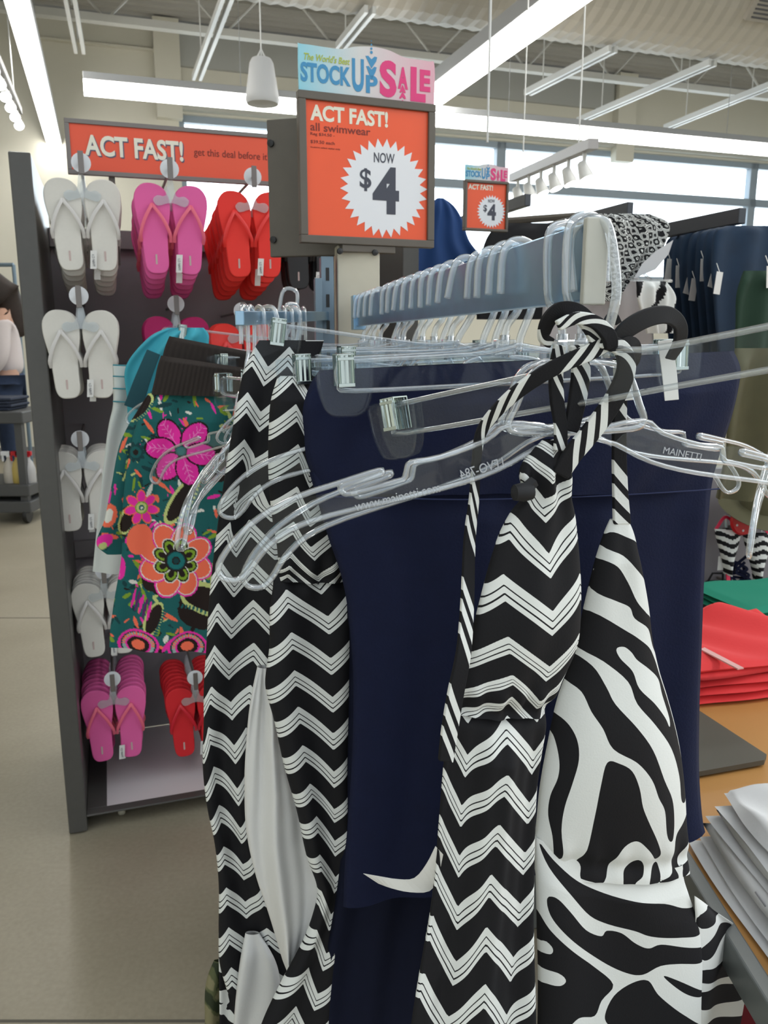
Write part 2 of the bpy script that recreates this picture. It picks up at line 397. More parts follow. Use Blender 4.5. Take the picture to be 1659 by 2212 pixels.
# wall dressing above the windows: columns, ledge, shallow recess
k = 0
for px in (362, 1347):
    s, _ = wsz(px, 180); mb = MB(); wbox(mb, s-.13, s+.13, zhead-.15 if px > 500 else wsz(362, 260)[1], zc, 0, .12); k += 1; struct('trim_%d' % (2+k), mb, M_WALL)
mb = MB(); wbox(mb, wsz(386, 200)[0], s_r, zhead+.02, zhead+.16, .001, .10); struct('trim_5', mb, mat('ledge_paint', (.50, .50, .45), .6))
mb = MB(); wbox(mb, wsz(380, 160)[0], wsz(1325, 160)[0], zhead+.45, zhead+.85, .001, .05); struct('trim_6', mb, mat('soffit_paint', (.42, .43, .41), .6))
mb = MB(); wbox(mb, wsz(60, 60)[0], wsz(345, 60)[0], wsz(250, 105)[1], wsz(250, 100)[1], .001, .06); struct('trim_7', mb, M_WALL)
mb = MB(); wbox(mb, s_l, s_r, 0, .12, .001, .02); struct('baseboard_back', mb, mat('grey_base', (.2, .2, .2), .6))
# wall on the left
LW = WALL.w(s_l, 0, 0)
struct('wall_left', MB().box(LW-A2*6+ZZ*zc/2, (.2, 12, zc), (A1, A2, ZZ)), M_WALL)
struct('wall_right', MB().box(WALL.w(s_r, zc/2)-A2*6.5, (.2, 13, zc), (A1, A2, ZZ)), M_WALL)
# ceiling deck: one ribbed sheet
mb = MB(); L = 21.0; cw = .16; nrib = 56
prof = [(0, 0), (.06, 0), (.08, .05), (.14, .05), (.16, 0)]
o0 = WALL.w(s_l, zc+.02, -.2)
pts = []
for i in range(nrib):
    for a, b in prof[:-1]: pts.append((i*cw+a, b))
pts.append((nrib*cw, 0))
vs = []; fs = []
for (a, b) in pts: vs += [o0-A2*a+ZZ*b, o0-A2*a+ZZ*b+A1*L]
for i in range(len(pts)-1): fs.append((2*i, 2*i+1, 2*i+3, 2*i+2))
mb.add(vs, fs); struct('ceiling', mb, M_CEIL)
# open-web joists below the deck, running along the windows
def joist(n, y):
    o = WALL.w(s_l, 0, 0)-A2*y; mb = MB()
    zt_ = zc-.05; zb = zc-.55
    for z in (zt_, zb): mb.box(o+A1*L/2+ZZ*z, (L, .09, .06), (A1, A2, ZZ))
    st = .5; kk = int(L/st)
    for i in range(kk):
        a = o+A1*(i*st)+ZZ*(zb if i % 2 else zt_); b = o+A1*((i+1)*st)+ZZ*(zt_ if i % 2 else zb); mb.tube([a, b], .012, 5)
    struct('beam_%d' % n, mb, M_BEAM)
for i, y in enumerate((1.5, 3.3, 5.1)): joist(i+1, y)

# ================================================================== CEILING THINGS
M_TUBE = mat('lit_tube', (1.0, .98, .93), .5, emit=TUBE_W)
M_HOUS = mat('white_fixture', (.36, .37, .38), .4)
def light_row(name, label, a, b, wd, ht, group='rows of ceiling lights'):
    """a continuous fluorescent row from a to b: a metal channel with a lit strip below"""
    a = Vector(a); b = Vector(b); d = (b-a).normalized(); sd = d.cross(ZZ).normalized(); L = (b-a).length; c = (a+b)/2
    t = thing(name, label, 'ceiling light', c, group=group)
    part('channel', MB().box(c+ZZ*(ht*.5), (L, wd, ht), (d, sd, ZZ)), M_HOUS, t, bevel=.004)
    part('lit_lens', MB().prism([(-wd*.44, 0), (-wd*.36, -.07), (wd*.36, -.07), (wd*.44, 0)], lambda x, z, q: c+sd*x+ZZ*z+d*q, -L/2, L/2), M_TUBE, t)
    n = max(2, int(L/2))
    for i in range(n):
        p = a+d*(L*(i+.5)/n)+ZZ*ht; part('hanging_wire', MB().tube([p, Vector((p.x, p.y, zc))], .003, 5), M_HOUS, t)
    return t
zl = 3.2
pe = WZ(134, 376, zl); light_row('fluorescent_light', 'long lit fluorescent row running over the left aisle beside the orange banner', pe, pe-A2*9, .15, .07)
pe = WZ(925, 212, zl); light_row('fluorescent_light', 'long lit fluorescent row at upper middle ending behind the big sale sign', pe, pe-A2*9, .22, .10)
zw = WY(180, 178, 6.3).z; pe = WY(180, 178, 6.3); light_row('fluorescent_light', 'lit fluorescent row hung level in front of the clerestory windows', pe, pe+A1*9, .20, .05)
# unlit slim strips running to the back
def strip_px(p0, p1, z, lab, wd=.05):
    a = WZ(*p0, z); b = WZ(*p1, z); d = (b-a).normalized(); sd = d.cross(ZZ); c = (a+b)/2; L = (b-a).length
    t = thing('ceiling_strip', lab, 'ceiling rail', c, group='slim white rails below the deck')
    for s_ in (-1, 1): part('rail', MB().box(c+sd*wd*.6*s_, (L, wd*.55, .05), (d, sd, ZZ)), M_WHM, t)
    for q in (.2, .8): pp = a.lerp(b, q); part('hanger_rod', MB().tube([pp+ZZ*.02, Vector((pp.x, pp.y, zc))], .006, 5), M_WHM, t)
zs = zc-.9
for p0, p1, lab in (((425, 168), (492, -10), 'slim white ceiling rail high above the orange banner'),
                    ((172, 110), (150, -10), 'slim white ceiling rail beside the left lit fluorescent row'),
                    ((735, 100), (800, 20), 'slim white ceiling rail just above the big sale sign'),
                    ((1140, 200), (1325, 105), 'slim white ceiling rail crossing just above the far sale sign'),
                    ((1252, 260), (1540, 135), 'slim white ceiling rail between two others under the big duct'),
                    ((1440, 275), (1680, 178), 'slim white ceiling rail closest to the right edge below the duct vent')):
    strip_px(p0, p1, zs, lab)
# round duct
zd = zc-.75
pa = WZ(900, 45, zd); r_d = .62
ctr = pa-A2*.35+ZZ*.52
t = thing('air_duct', 'big round beige ribbed air duct under the ceiling deck', 'duct', ctr)
mb = MB(); n = 260; prof = []
Ld = 15.0
for i in range(n): h = Ld*i/(n-1); prof.append((r_d+(.012 if i % 2 else 0), h))
mb.lathe(prof, ctr-A1*3.0, 28, A1); part('duct_body', mb, mat('duct_fabric', (.46, .43, .37), .7), t)
vp = PL(ctr+A1*0, 18.6)
q = WY(1625, 52, (ctr.y+A1.y*4)-.55)
fr = (q-ctr); al = fr.dot(A1); ang_v = math.radians(38)
vn = (-A2*math.cos(ang_v)-ZZ*math.sin(ang_v)); vt = A1.cross(vn).normalized()
cv = ctr+A1*al+vn*(r_d+.02)
v = part('air_vent', MB().box(cv, (.62, .24, .05), (A1, vt, vn)), mat('vent_frame', (.40, .37, .32), .6), t)
mb = MB()
for i in range(7): mb.box(cv+vn*.026+vt*(-.09+.03*i), (.54, .012, .012), (A1, vt, vn))
part('vent_blade', mb, mat('vent_dark', (.10, .10, .11), .5), v)
# hanging loudspeaker
sp_ = WY(566, 178, 4.6); rr = .073
t = thing('hanging_speaker', 'white bell-shaped loudspeaker hanging above the orange banner', 'loudspeaker', sp_)
part('speaker_body', MB().lathe([(.0, .115), (.05, .112), (.062, .09), (.085, -.06), (.09, -.085), (.082, -.105), (0, -.108)], sp_, 24), mat('speaker_grey', (.50, .51, .52), .5), t, smooth=1)
part('suspension_cable', MB().tube([sp_+ZZ*.112, Vector((sp_.x, sp_.y, zc))], .004, 5), M_WHM, t)
part('bracket', MB().tube([sp_+ZZ*.10+A1*.03, sp_+ZZ*.16, sp_+ZZ*.10-A1*.03], .006, 6), M_WHM, t)
# track lights
M_SPOT = mat('lit_spot', (1, .98, .95), .4, emit=6)
def track(label, a, b, n, aim, lit=True):
    a = Vector(a); b = Vector(b); d = (b-a).normalized(); sd = d.cross(ZZ).normalized(); c = (a+b)/2
    t = thing('track_light', label, 'track light', c)
    part('track_rail', MB().box(c, ((b-a).length, .05, .045), (d, sd, ZZ)), mat('track_grey', (.33, .32, .32), .5), t)
    for i in range(n):
        p = a+d*((b-a).length*(i+.5)/n)-ZZ*.1; ax = Vector(aim).normalized()
        h = part('lamp_head', MB().lathe([(.014, -.04), (.022, -.034), (.034, .03), (.036, .045)], p, 14, ax).tube([p, p+ZZ*.09], .01, 6), M_WHM, t, smooth=1)
        part('bulb', MB().lathe([(0.001, .046), (.032, .047), (.001, .050)], p, 14, ax), M_SPOT, h)
    for q in (.15, .85): pp = a.lerp(b, q); part('drop_rod', MB().tube([pp, Vector((pp.x, pp.y, zc))], .004, 5), M_WHM, t)
track('track of bright spotlights at the far left edge of the store', WY(-30, 80, 4.5), WY(40, 240, 6.3), 6, (.4, -.6, -.7))
track('grey track of small white spotlights in front of the windows', WY(1108, 385, 5.2), WY(1282, 310, 4.0), 6, (.3, -.2, -.9))

# ================================================================== SHOE RACK
RK = PL(WZ(150, 1806, 0), 18.6)                     # plane of the rack's front edges
def rk(s, z, n): return RK.w(s, z, n)
RD = .52                                             # depth of the rack
sL = RK.sz(150, 1800)[0]; ztop = RK.sz(52, 328)[1]; sIn = .045
zbase = RK.sz(440, 1722)[1]
RWID = .95
ax3 = (RK.u, RK.n, ZZ)
t_rack = thing('shoe_display_rack', 'dark grey wheeled display rack with pegs of flip-flops', 'display rack', rk(RWID/2, 0, -RD/2))
def rbox(mb, s0, s1, z0, z1, n0, n1): return mb.box(rk((s0+s1)/2, (z0+z1)/2, (n0+n1)/2), (s1-s0, abs(n1-n0), z1-z0), ax3)
part('side_panel', rbox(MB(), 0, sIn, .005, ztop, 0, -RD), M_RACK, t_rack, bevel=.003)
part('side_panel', rbox(MB(), RWID-sIn, RWID, .045, ztop, 0, -RD), M_RACK, t_rack, bevel=.003)
zb_top = RK.sz(300, 1705)[1]
part('back_panel', rbox(MB(), sIn, RWID-sIn, zbase, ztop-.13, -RD+.05, -RD+.02), M_BACKP, t_rack)
for z in (ztop-.15, ztop-.52, .62, .42): part('cross_bar', rbox(MB(), sIn, RWID-sIn, z, z+.05, -RD+.07, -RD+.05), mat('peg_bar', (.16, .15, .155), .5), t_rack, bevel=.002)
part('base_frame', rbox(rbox(rbox(rbox(MB(), sIn, RWID-sIn, .05, zbase, 0, -.03), sIn, RWID-sIn, .05, zbase, -RD, -RD+.03), sIn, sIn+.05, .05, zbase, -.03, -RD+.03), RWID-.09, RWID-sIn, .05, zbase, -.03, -RD+.03), M_RACK, t_rack, bevel=.002)
part('base_shelf', rbox(MB(), sIn+.05, RWID-.09, zbase-.012, zbase+.002, -.025, -RD+.06), M_SHELF, t_rack)
for s_, n_ in ((.13, -.06), (.83, -.06), (.13, -RD+.06), (.83, -RD+.06)):
    c = rk(s_, .0185, n_); k_ = part('castor', MB().lathe([(.0, -.009), (.0145, -.009), (.018, -.005), (.018, .005), (.0145, .009), (0, .009)], c, 18, RK.u), mat('castor_tread', (.42, .40, .32), .6), t_rack, smooth=1)
    part('castor_fork', MB().box(c+ZZ*.012, (.026, .024, .014), ax3), M_BRN, k_)
# banner on top of the rack
bp = RK; nb = -.10
BN = PL(rk(0, 0, nb), 18.6)
s0, z0 = BN.sz(147, 376); s1 = BN.sz(640, 300)[0]; z1 = BN.sz(147, 256)[1]
s1 = s0+.74
t = thing('banner_sign', 'orange banner sign in a grey frame above the flip-flop rack', 'sign', BN.w((s0+s1)/2, z0, 0))
mb = MB(); fw = .010
for a, b, c, d in ((s0, s1, z0, z0+fw), (s0, s1, z1-fw, z1), (s0, s0+fw, z0+fw, z1-fw), (s1-fw, s1, z0+fw, z1-fw)):
    mb.box(BN.w((a+b)/2, (c+d)/2, 0), (b-a, .014, d-c), (BN.u, BN.n, ZZ))
part('frame', mb, mat('banner_frame', (.20, .18, .17), .4), t, bevel=.001)
part('banner_panel', MB().box(BN.w((s0+s1)/2, (z0+z1)/2, 0), (s1-s0-.01, .006, z1-z0-.01), (BN.u, BN.n, ZZ)), M_ORNG2, t)
for q in (.13, .87): part('support_leg', MB().box(BN.w(s0+(s1-s0)*q, z0-.10, -.006), (.014, .008, .2), (BN.u, BN.n, ZZ)), M_BRN, t)
Mb = BN.M(0, 0, .0035)
x0, y0 = BN.sz(184, 336); x1, _ = BN.sz(396, 345); _, y1 = BN.sz(188, 291)
text('ACT FAST!', Mb @ Matrix.Translation((.0025, -.0025, 0)), x0, y0, x1-x0, y1-y0, mat('shadow_ink', (.10, .10, .16), .5), t, 'lettering_shadow', bold=.03)
text('ACT FAST!', Mb @ Matrix.Translation((0, 0, .0006)), x0, y0, x1-x0, y1-y0, M_TXTW, t, bold=.03)
x0, y0 = BN.sz(419, 341); x1, _ = BN.sz(580, 345); _, y1 = BN.sz(420, 320)
text("get this deal before it's", Mb, x0, y0, (x1-x0)*1.04, y1-y0, M_TXTB, t)

# ------------------------------------------------------------------ flip-flops
def sole_poly(mir):
    P = [(0, 0), (.017, .003), (.026, .018), (.028, .05), (.029, .085), (.034, .118), (.0385, .15), (.036, .178), (.020, .197), (-.004, .2), (-.027, .19), (-.0395, .166), (-.039, .134), (-.031, .095), (-.027, .05), (-.026, .018), (-.017, .003)]
    return [(a*mir, b) for a, b in spline(P, 3, True)]
def flip_proto(kind, mats, strapm):
    t = thing('flip_flop_pair', 'x', 'flip-flops', (0, 0, -50), group=kind)
    for s in (-1, 1):
        o = .0405*s; rot = math.radians(-3*s)
        def fr(a, b, q, o=o, rot=rot):
            bb = b-.1; return (o+a*math.cos(rot)-bb*math.sin(rot), q, a*math.sin(rot)+bb*math.cos(rot))
        part('sole', MB().prism(sole_poly(s), fr, -.007, .006), mats, t, local=True, bevel=.0025)
        c = [(-.035, .070, -.004), (-.034, .088, -.013), (-.022, .118, -.017), (-.004, .146, -.015), (0, .152, -.011), (.004, .146, -.015), (.020, .118, -.017), (.031, .088, -.013), (.030, .072, -.004)]
        pts = [fr(a*s, b, q) for a, b, q in [tuple(p) for p in spline(c, 3)]]
        st = part('strap', MB().tube(pts, .0042, 6, flat=.6, flat_axis=(0, 1, 0)).tube([fr(0, .152, -.012), fr(0, .152, -.005)], .003, 6), strapm, t, local=True, smooth=1)
    hp = spline([(-.04, .075, 0), (-.03, .085, 0), (-.012, .085, 0), (-.006, .115, 0), (0, .125, 0), (.006, .115, 0), (.012, .085, 0), (.03, .085, 0), (.04, .075, 0), (.03, .062, 0), (0, .07, 0), (-.03, .062, 0)], 3, True)
    part('plastic_hanger', MB().prism([(p[0], p[1]-.012) for p in hp], lambda a, b, q: (a, q, b), -.0105, -.0125), M_FILM, t, local=True)
    return t
FOAMW = mat('white_foam', (.68, .66, .61), .7, noise=.03, scale=200); FOAMP = mat('pink_foam', (.76, .115, .36), .7); FOAMM = mat('magenta_foam', (.50, .012, .14), .7)
FOAMR = mat('red_foam', (.82, .032, .022), .7); FOAMB = mat('black_foam', (.018, .018, .02), .6); FOAMD = mat('deep_red_foam', (.66, .012, .02), .7)
PR = {'white': flip_proto('white flip-flops on the rack', FOAMW, mat('white_rubber', (.64, .62, .60), .4)),
      'pink': flip_proto('pink flip-flops on the rack', FOAMP, mat('coral_rubber', (.80, .14, .22), .4)),
      'magenta': flip_proto('magenta flip-flops on the rack', FOAMM, mat('magenta_rubber', (.55, .02, .17), .4)),
      'red': flip_proto('red flip-flops on the rack', FOAMR, mat('red_rubber', (.80, .035, .03), .4)),
      'deep red': flip_proto('deep red flip-flops on the rack', FOAMD, mat('deep_red_rubber', (.62, .012, .03), .4)),
      'black': flip_proto('black flip-flops on the rack', FOAMB, M_BLACK)}
Mrk = Matrix(((RK.u.x, -RK.n.x, 0, 0), (RK.u.y, -RK.n.y, 0, 0), (0, 0, 1, 0), (0, 0, 0, 1)))
def flip_stack(col, rowname, px, py, n, back, gap=.028, hpx=None, tagd=True, tilt=0, jit=.003, vis=True, pegpx=None):
    """front pair centred at pixel (px,py), `back` metres behind the front edges of the rack"""
    P = PL(rk(0, 0, -back), 18.6); s, z = P.sz(px, py)
    zpeg = z+.128
    pk = part('peg', MB().tube([rk(s, zpeg, -back+.03), rk(s, zpeg, -RD+.05)], .004, 8).box(rk(s, zpeg, -back+.032), (.012, .004, .048), ax3), mat('peg_metal', (.20, .18, .17), .4, .6), t_rack, bevel=.001)
    part('peg_label_disc', MB().lathe([(0.0, -.001), (.021, -.001), (.021, .001), (0, .001)], rk(s, zpeg+.003, -back+.012), 20, RK.n), M_INKW, pk)
    for i in range(n):
        off = Matrix.Translation(rk(s+random.uniform(-jit, jit), z-.004*i*tilt, -back-gap*i))
        M = off @ Mrk @ Matrix.Rotation(random.uniform(-.02, .02), 4, 'Y') @ Matrix.Rotation(-.05, 4, 'X')
        lab = ('%s flip-flop pair %s, %s' % (col, 'in front' if i == 0 else ordn(i)+' from front', rowname))
        r = dup(PR[col], M, lab)
        if i < 2 and tagd:
            mt = MB().box(M @ Vector((.012+.004*i, -.016-.003*i, -.077-.012*i)), (.014, .0008, .040), (RK.u, RK.n, (ZZ+RK.u*.08).normalized()))
            tg = part('paper_tag', mt, M_PAPER, r)
            if i == 0:
                text('OLD NAVY', M @ Matrix(((1, 0, 0, .012), (0, 0, -1, -.0166), (0, 1, 0, -.077), (0, 0, 0, 1))) @ Matrix.Rotation(-math.pi/2, 4, 'Z'), -.015, -.003, .03, .0055, M_TXTD, tg)
            # stamped size on the heel
            for s_ in (-1, 1):
                part('heel_stamp', MB().box(M @ Vector((.038*s_, -.0074, -.068)), (.004, .0006, .022), (RK.u, RK.n, ZZ)), mat('stamp_ink', (.55, .42, .40), .6), r)
flip_stack('white', 'top row leftmost peg', 185, 487, 6, .02, gap=.062, tilt=2)
flip_stack('pink', 'top row peg beside the white ones', 372, 497, 6, .00, gap=.065, tilt=2)
flip_stack('red', 'top peg beside the big sale sign', 548, 508, 6, .03, gap=.062, tilt=2)
flip_stack('black', 'top row peg behind the big sale sign', 672, 540, 4, .12)
flip_stack('white', 'second row leftmost peg', 180, 766, 4, .0)
flip_stack('magenta', 'second row peg behind the shorts', 385, 770, 4, .16)
flip_stack('red', 'second row peg beside the hanger hooks', 525, 785, 4, .10)
flip_stack('white', 'third row peg beside the white shorts', 182, 1060, 6, .10)
flip_stack('white', 'fourth row peg under the white shorts', 232, 1335, 7, .12, gap=.027)
flip_stack('pink', 'bottom row leftmost peg', 250, 1562, 9, .10, gap=.028)
flip_stack('deep red', 'bottom row peg under the floral shorts', 425, 1555, 9, .12, gap=.027)
for p in PR.values():
    for c in kids(p):
        for g in kids(c): bpy.data.objects.remove(g)
        bpy.data.objects.remove(c)
    bpy.data.objects.remove(p)

# ================================================================== SALE SIGNS
def sale_sign(label, PLN, fx, fy, poster=True, small=False):
    """fx = (s0,s1) and fy = (z0,z1) of the frame on its plane"""
    s0, s1 = fx; z0, z1 = fy; Wd = s1-s0; Hh = z1-z0
    t = thing('sale_sign', label, 'sign', PLN.w((s0+s1)/2, z0, 0), group='swimwear sale signs')
    ax = (PLN.u, PLN.n, ZZ); fw = Wd*.052; mb = MB()
    for a, b, c, d in ((s0, s1, z0, z0+fw), (s0, s1, z1-fw, z1), (s0, s0+fw, z0+fw, z1-fw), (s1-fw, s1, z0+fw, z1-fw)):
        mb.box(PLN.w((a+b)/2, (c+d)/2, 0), (b-a, .016, d-c), ax)
    part('frame', mb, M_BRN, t, bevel=.0012)
    po = part('poster', MB().box(PLN.w((s0+s1)/2, (z0+z1)/2, 0), (Wd-fw, .004, Hh-fw), ax), M_ORNG, t)
    part('backing_plate', MB().box(PLN.w((s0+s1)/2, (z0+z1)/2, -.006), (Wd-fw, .004, Hh-fw), ax), M_BRN, t)
    X = lambda u: s0+Wd*u
    Z = lambda v: z1-Hh*v
    Mp = PLN.M(0, 0, .0022)
    text('ACT FAST!', Mp, X(.085), Z(.185), Wd*.56, Hh*.105, M_TXTW, po, bold=.035)
    if not small:
        text('all swimwear', Mp, X(.085), Z(.25), Wd*.43, Hh*.052, M_TXTB, po, bold=.008)
        text('Reg $34.50 -', Mp, X(.085), Z(.285), Wd*.17, Hh*.024, M_TXTB, po)
        text('$39.50 each', Mp, X(.085), Z(.335), Wd*.17, Hh*.024, M_TXTB, po)
        text('In-store select styles only', Mp, X(.085), Z(.365), Wd*.21, Hh*.013, M_TXTB, po)
    cx, cz = X(.62), Z(.60); n = 30; poly = []
    for i in range(2*n):
        a = math.pi*i/n+.05; r = Wd*(.330 if i % 2 == 0 else .272); poly.append((cx+r*math.cos(a), cz+r*1.0*math.sin(a)))
    part('starburst', MB().prism(poly, lambda a, b, q: PLN.w(a, b, q), .0018, .0026), M_INKW, po)
    Mq = PLN.M(0, 0, .0027)
    text('NOW', Mq, X(.54), Z(.425), Wd*.155, Hh*.068, M_TXTD, po, bold=.01)
    text('$', Mq, X(.435), Z(.625), Wd*.085, Hh*.155, M_TXTD, po, bold=.02)
    text('4', Mq, X(.53), Z(.775), Wd*.20, Hh*.325, M_TXTD, po, bold=.045)
    # shaped card on top with the sale's name
    ch = Hh*.345
    tp = [(0, -.05), (0, .80), (.02, .86), (.28, .83), (.36, .90), (.46, .985), (.56, 1.0), (.67, .955), (.76, .86), (.95, .85), (.985, .82), (1.0, .76), (1.0, -.05)]
    tp = [(0, -.08)] + [tuple(p) for p in spline([(0, -.08), (0, .80), (.03, .88), (.29, .875), (.40, .955), (.54, 1.0), (.66, .97), (.77, .88), (.95, .865), (1.0, .79), (1.0, -.08)], 4)][1:]
    zt_ = z1-Hh*.01
    nx = 24; me = MB(); cols = []
    card = part('topper_card', MB().prism([(X(.012+a*.985), zt_+ch*b) for a, b in tp], lambda a, b, q: PLN.w(a, b, q), -.0015, .0015), TOPM, t)
    card.data.attributes.new('pat', 'FLOAT', 'POINT').data.foreach_set('value', [((MW[card.name] @ v.co)-PLN.o).dot(PLN.u)/Wd-s0/Wd for v in card.data.vertices])
    Mt = PLN.M(0, 0, .0018); Y = lambda b: zt_+ch*b
    text("The World's Best", Mt, X(.05), Y(.60), Wd*.32, ch*.13, M_GRN, card, shear=.25, bold=.012)
    text('STOCK', Mt, X(.025), Y(.20), Wd*.35, ch*.36, M_TEAL, card, bold=.035)
    text('U', Mt, X(.385), Y(.12), Wd*.085, ch*.62, M_TEAL, card, bold=.035)
    text('P', Mt, X(.485), Y(.12), Wd*.085, ch*.34, M_TEAL, card, bold=.035)
    text('S', Mt, X(.585), Y(.08), Wd*.125, ch*.70, M_MAG, card, bold=.045)
    text('A', Mt, X(.72), Y(.27), Wd*.075, ch*.42, M_MAG, card, bold=.05)
    text('L', Mt, X(.815), Y(.06), Wd*.115, ch*.66, M_MAG, card, bold=.05)
    text('E', Mt, X(.885), Y(.27), Wd*.08, ch*.42, M_MAG, card, bold=.05)
    def mark(cxu, cyb, sc, mm, up):
        mb = MB(); k = -1 if up else 1
        for yy, wv, hv in ((0, .042, .17), (-.19*k, .038, .20)):
            P = [(-wv, .05*k), (-wv*.55, .06*k), (0, .0), (wv*.55, .06*k), (wv, .05*k), (wv*.8, -.03*k), (.0, -hv*k)]
            mb.prism([(X(cxu)+a*Wd*sc, Y(cyb)+(b+yy)*ch*sc) for a, b in P], lambda a, b, q: PLN.w(a, b, q), .0015, .0022)
        for i, r in enumerate((.010, .008, .006, .004)):
            c = (X(cxu), Y(cyb)+(.13+.07*i)*k*ch*sc)
            mb.prism([(c[0]+r*Wd*sc*math.cos(q*.7854), c[1]+r*Wd*sc*math.sin(q*.7854)) for q in range(8)], lambda a, b, q: PLN.w(a, b, q), .0015, .0022)
        part('ornament', mb, mm, card)
    mark(.525, .76, 1.0, M_TEAL, False); mark(.755, .12, .6, M_MAG, True)
    return t
m, nt, b, at = cloth_base('topper_print', .4)
r = nt.nodes.new('ShaderNodeValToRGB'); e = r.color_ramp.elements; e[0].position = 0; e[0].color = (.28, .62, .74, 1); e[1].position = .45; e[1].color = (.66, .66, .66, 1); k = e.new(1.0); k.color = (.74, .42, .50, 1)
nt.links.new(at.outputs['Fac'], r.inputs[0]); nt.links.new(r.outputs[0], b.inputs['Base Color']); TOPM = m
SG = PL(W(790, 365, 1.40), 21)
sx0 = SG.sz(645, 360)[0]; sx1 = SG.sz(936, 380)[0]; sz1 = (SG.sz(645, 190)[1]+SG.sz(937, 233)[1])/2; sz0 = (SG.sz(650, 524)[1]+SG.sz(932, 537)[1])/2
sale_sign('large orange four dollar swimwear sale sign on top of the post', SG, (sx0, sx1), (sz0, sz1))
S2 = PL(WY(1048, 450, 2.15), 18.6)
a0 = S2.sz(1002, 440)[0]; a1 = S2.sz(1096, 440)[0]; b1 = S2.sz(1048, 391)[1]; b0 = S2.sz(1048, 500)[1]
sale_sign('small distant orange four dollar sale sign in front of the windows', S2, (a0, a1), (b0, b1), small=True)
# sign holder seen from its back, turned to the other aisle
BK = PL(W(620, 410, 1.46), -14)
q0 = BK.sz(582, 410)[0]; q1 = q0+.20; w0 = BK.sz(590, 556)[1]; w1 = BK.sz(585, 260)[1]
t = thing('sign_holder', 'dark brown back of a sign holder poking out left of the sale sign', 'sign', BK.w((q0+q1)/2, w0))
ax = (BK.u, BK.n, ZZ)
part('holder_plate', MB().box(BK.w((q0+q1)/2, (w0+w1)/2), (q1-q0, .012, w1-w0), ax), M_BRN, t, bevel=.002)
for z_ in (w0+.03, w1-.04): part('clip_screw', MB().lathe([(0, 0), (.006, 0), (.006, .005), (0, .006)], BK.w(q0+.008, z_, .006), 12, BK.n), M_BLACK, t)

# ================================================================== THE NEAR CLOTHES RACK
zB = 1.296
B0 = W(1281, 568, .49); B1 = W(772, 662, 1.42); B0.z = B1.z = zB
eB = (B1-B0).normalized(); sB = Vector((eB.y, -eB.x, 0))          # eB to the back, sB to the right
C1 = W(722, 620, 1.40); PC = Vector((W(776, 640, 1.44).x, W(776, 640, 1.44).y, 0))
t_cr = thing('clothes_rack', 'metal clothes rack with a cream post and a straight steel arm full of hangers', 'clothes rack', PC)
axb = (eB, sB, ZZ)
part('face_out_arm', MB().box((B0+B1)/2, ((B1-B0).length, .011, .046), axb), M_STEEL, t_cr, bevel=.0012)
part('arm_end_cap', MB().box(B0-eB*.002, (.006, .0145, .0505), axb), M_CAP, t_cr, bevel=.001)
part('arm_bracket', MB().box(B1-eB*.012, (.03, .022, .058), axb), M_STEEL, t_cr, bevel=.001)
hp = .064; zt = SG.sz(770, 540)[1]+SG.o.z
zt = sz0+SG.o.z+.0
pc = PC+eB*.03
part('post', MB().box(pc+ZZ*(zt/2), (.05, .076, zt), axb), M_POST, t_cr, bevel=.002)
zb2 = 1.292
uq = WY(706, 640, PC.y+.0); uc = Vector((uq.x, uq.y, 0))
up = part('slotted_upright', MB().box(uc+ZZ*((zt-.02)/2), (.03, .022, zt-.02), axb), M_UPR, t_cr, bevel=.001)
for i in range(9): part('slot', MB().box(uc+ZZ*(zt-.05-.045*i)-eB*.0152, (.001, .006, .022), axb), M_BLACK, up)
u2 = WY(687, 640, PC.y-.03); u2 = Vector((u2.x, u2.y, 0))
part('side_upright', MB().box(u2+ZZ*(WY(687, 602, PC.y-.03).z/2), (.028, .012, WY(687, 602, PC.y-.03).z), axb), M_UPR, t_cr, bevel=.001)
part('base_foot', MB().box(pc+ZZ*.03-eB*.22, (.55, .06, .05), axb).box(pc+ZZ*.03, (.06, .3, .05), axb), M_BRN, t_cr, bevel=.003)
part('sign_bracket', MB().box(SG.w((sx0+sx1)/2, sz0-.006, -.004), ((sx1-sx0)*.4, .018, .012), (SG.u, SG.n, ZZ)), M_BRN, t_cr, bevel=.001)
for q in (-.045, .02): part('bracket_screw', MB().lathe([(0, 0), (.0055, 0), (.005, .004), (0, .005)], SG.w((sx0+sx1)/2+q-.01, sz0-.012, .006), 12, SG.n), M_BLACK, t_cr)
part('holder_strap', MB().box(BK.w(q1-.03, w0-.01, -.01), (.05, .006, .05), (BK.u, BK.n, ZZ)), M_BRN, t_cr)
D0 = Vector((-.151, .87, 1.272)); D1 = Vector((uc.x, uc.y, 1.292))
eD = (D1-D0).normalized(); sD = Vector((eD.y, -eD.x, 0)).normalized()
part('sloping_arm', MB().box((D0+D1)/2, ((D1-D0).length,   .010, .015), (eD, sD, sD.cross(eD))), M_STEEL, t_cr, bevel=.001)
def on_main(d): return B0+(B1-B0)*((d-.49)/.93)+ZZ*.0268
def on_side(d):
    k = (d-D0.y)/(D1.y-D0.y); return D0+(D1-D0)*k+ZZ*.011

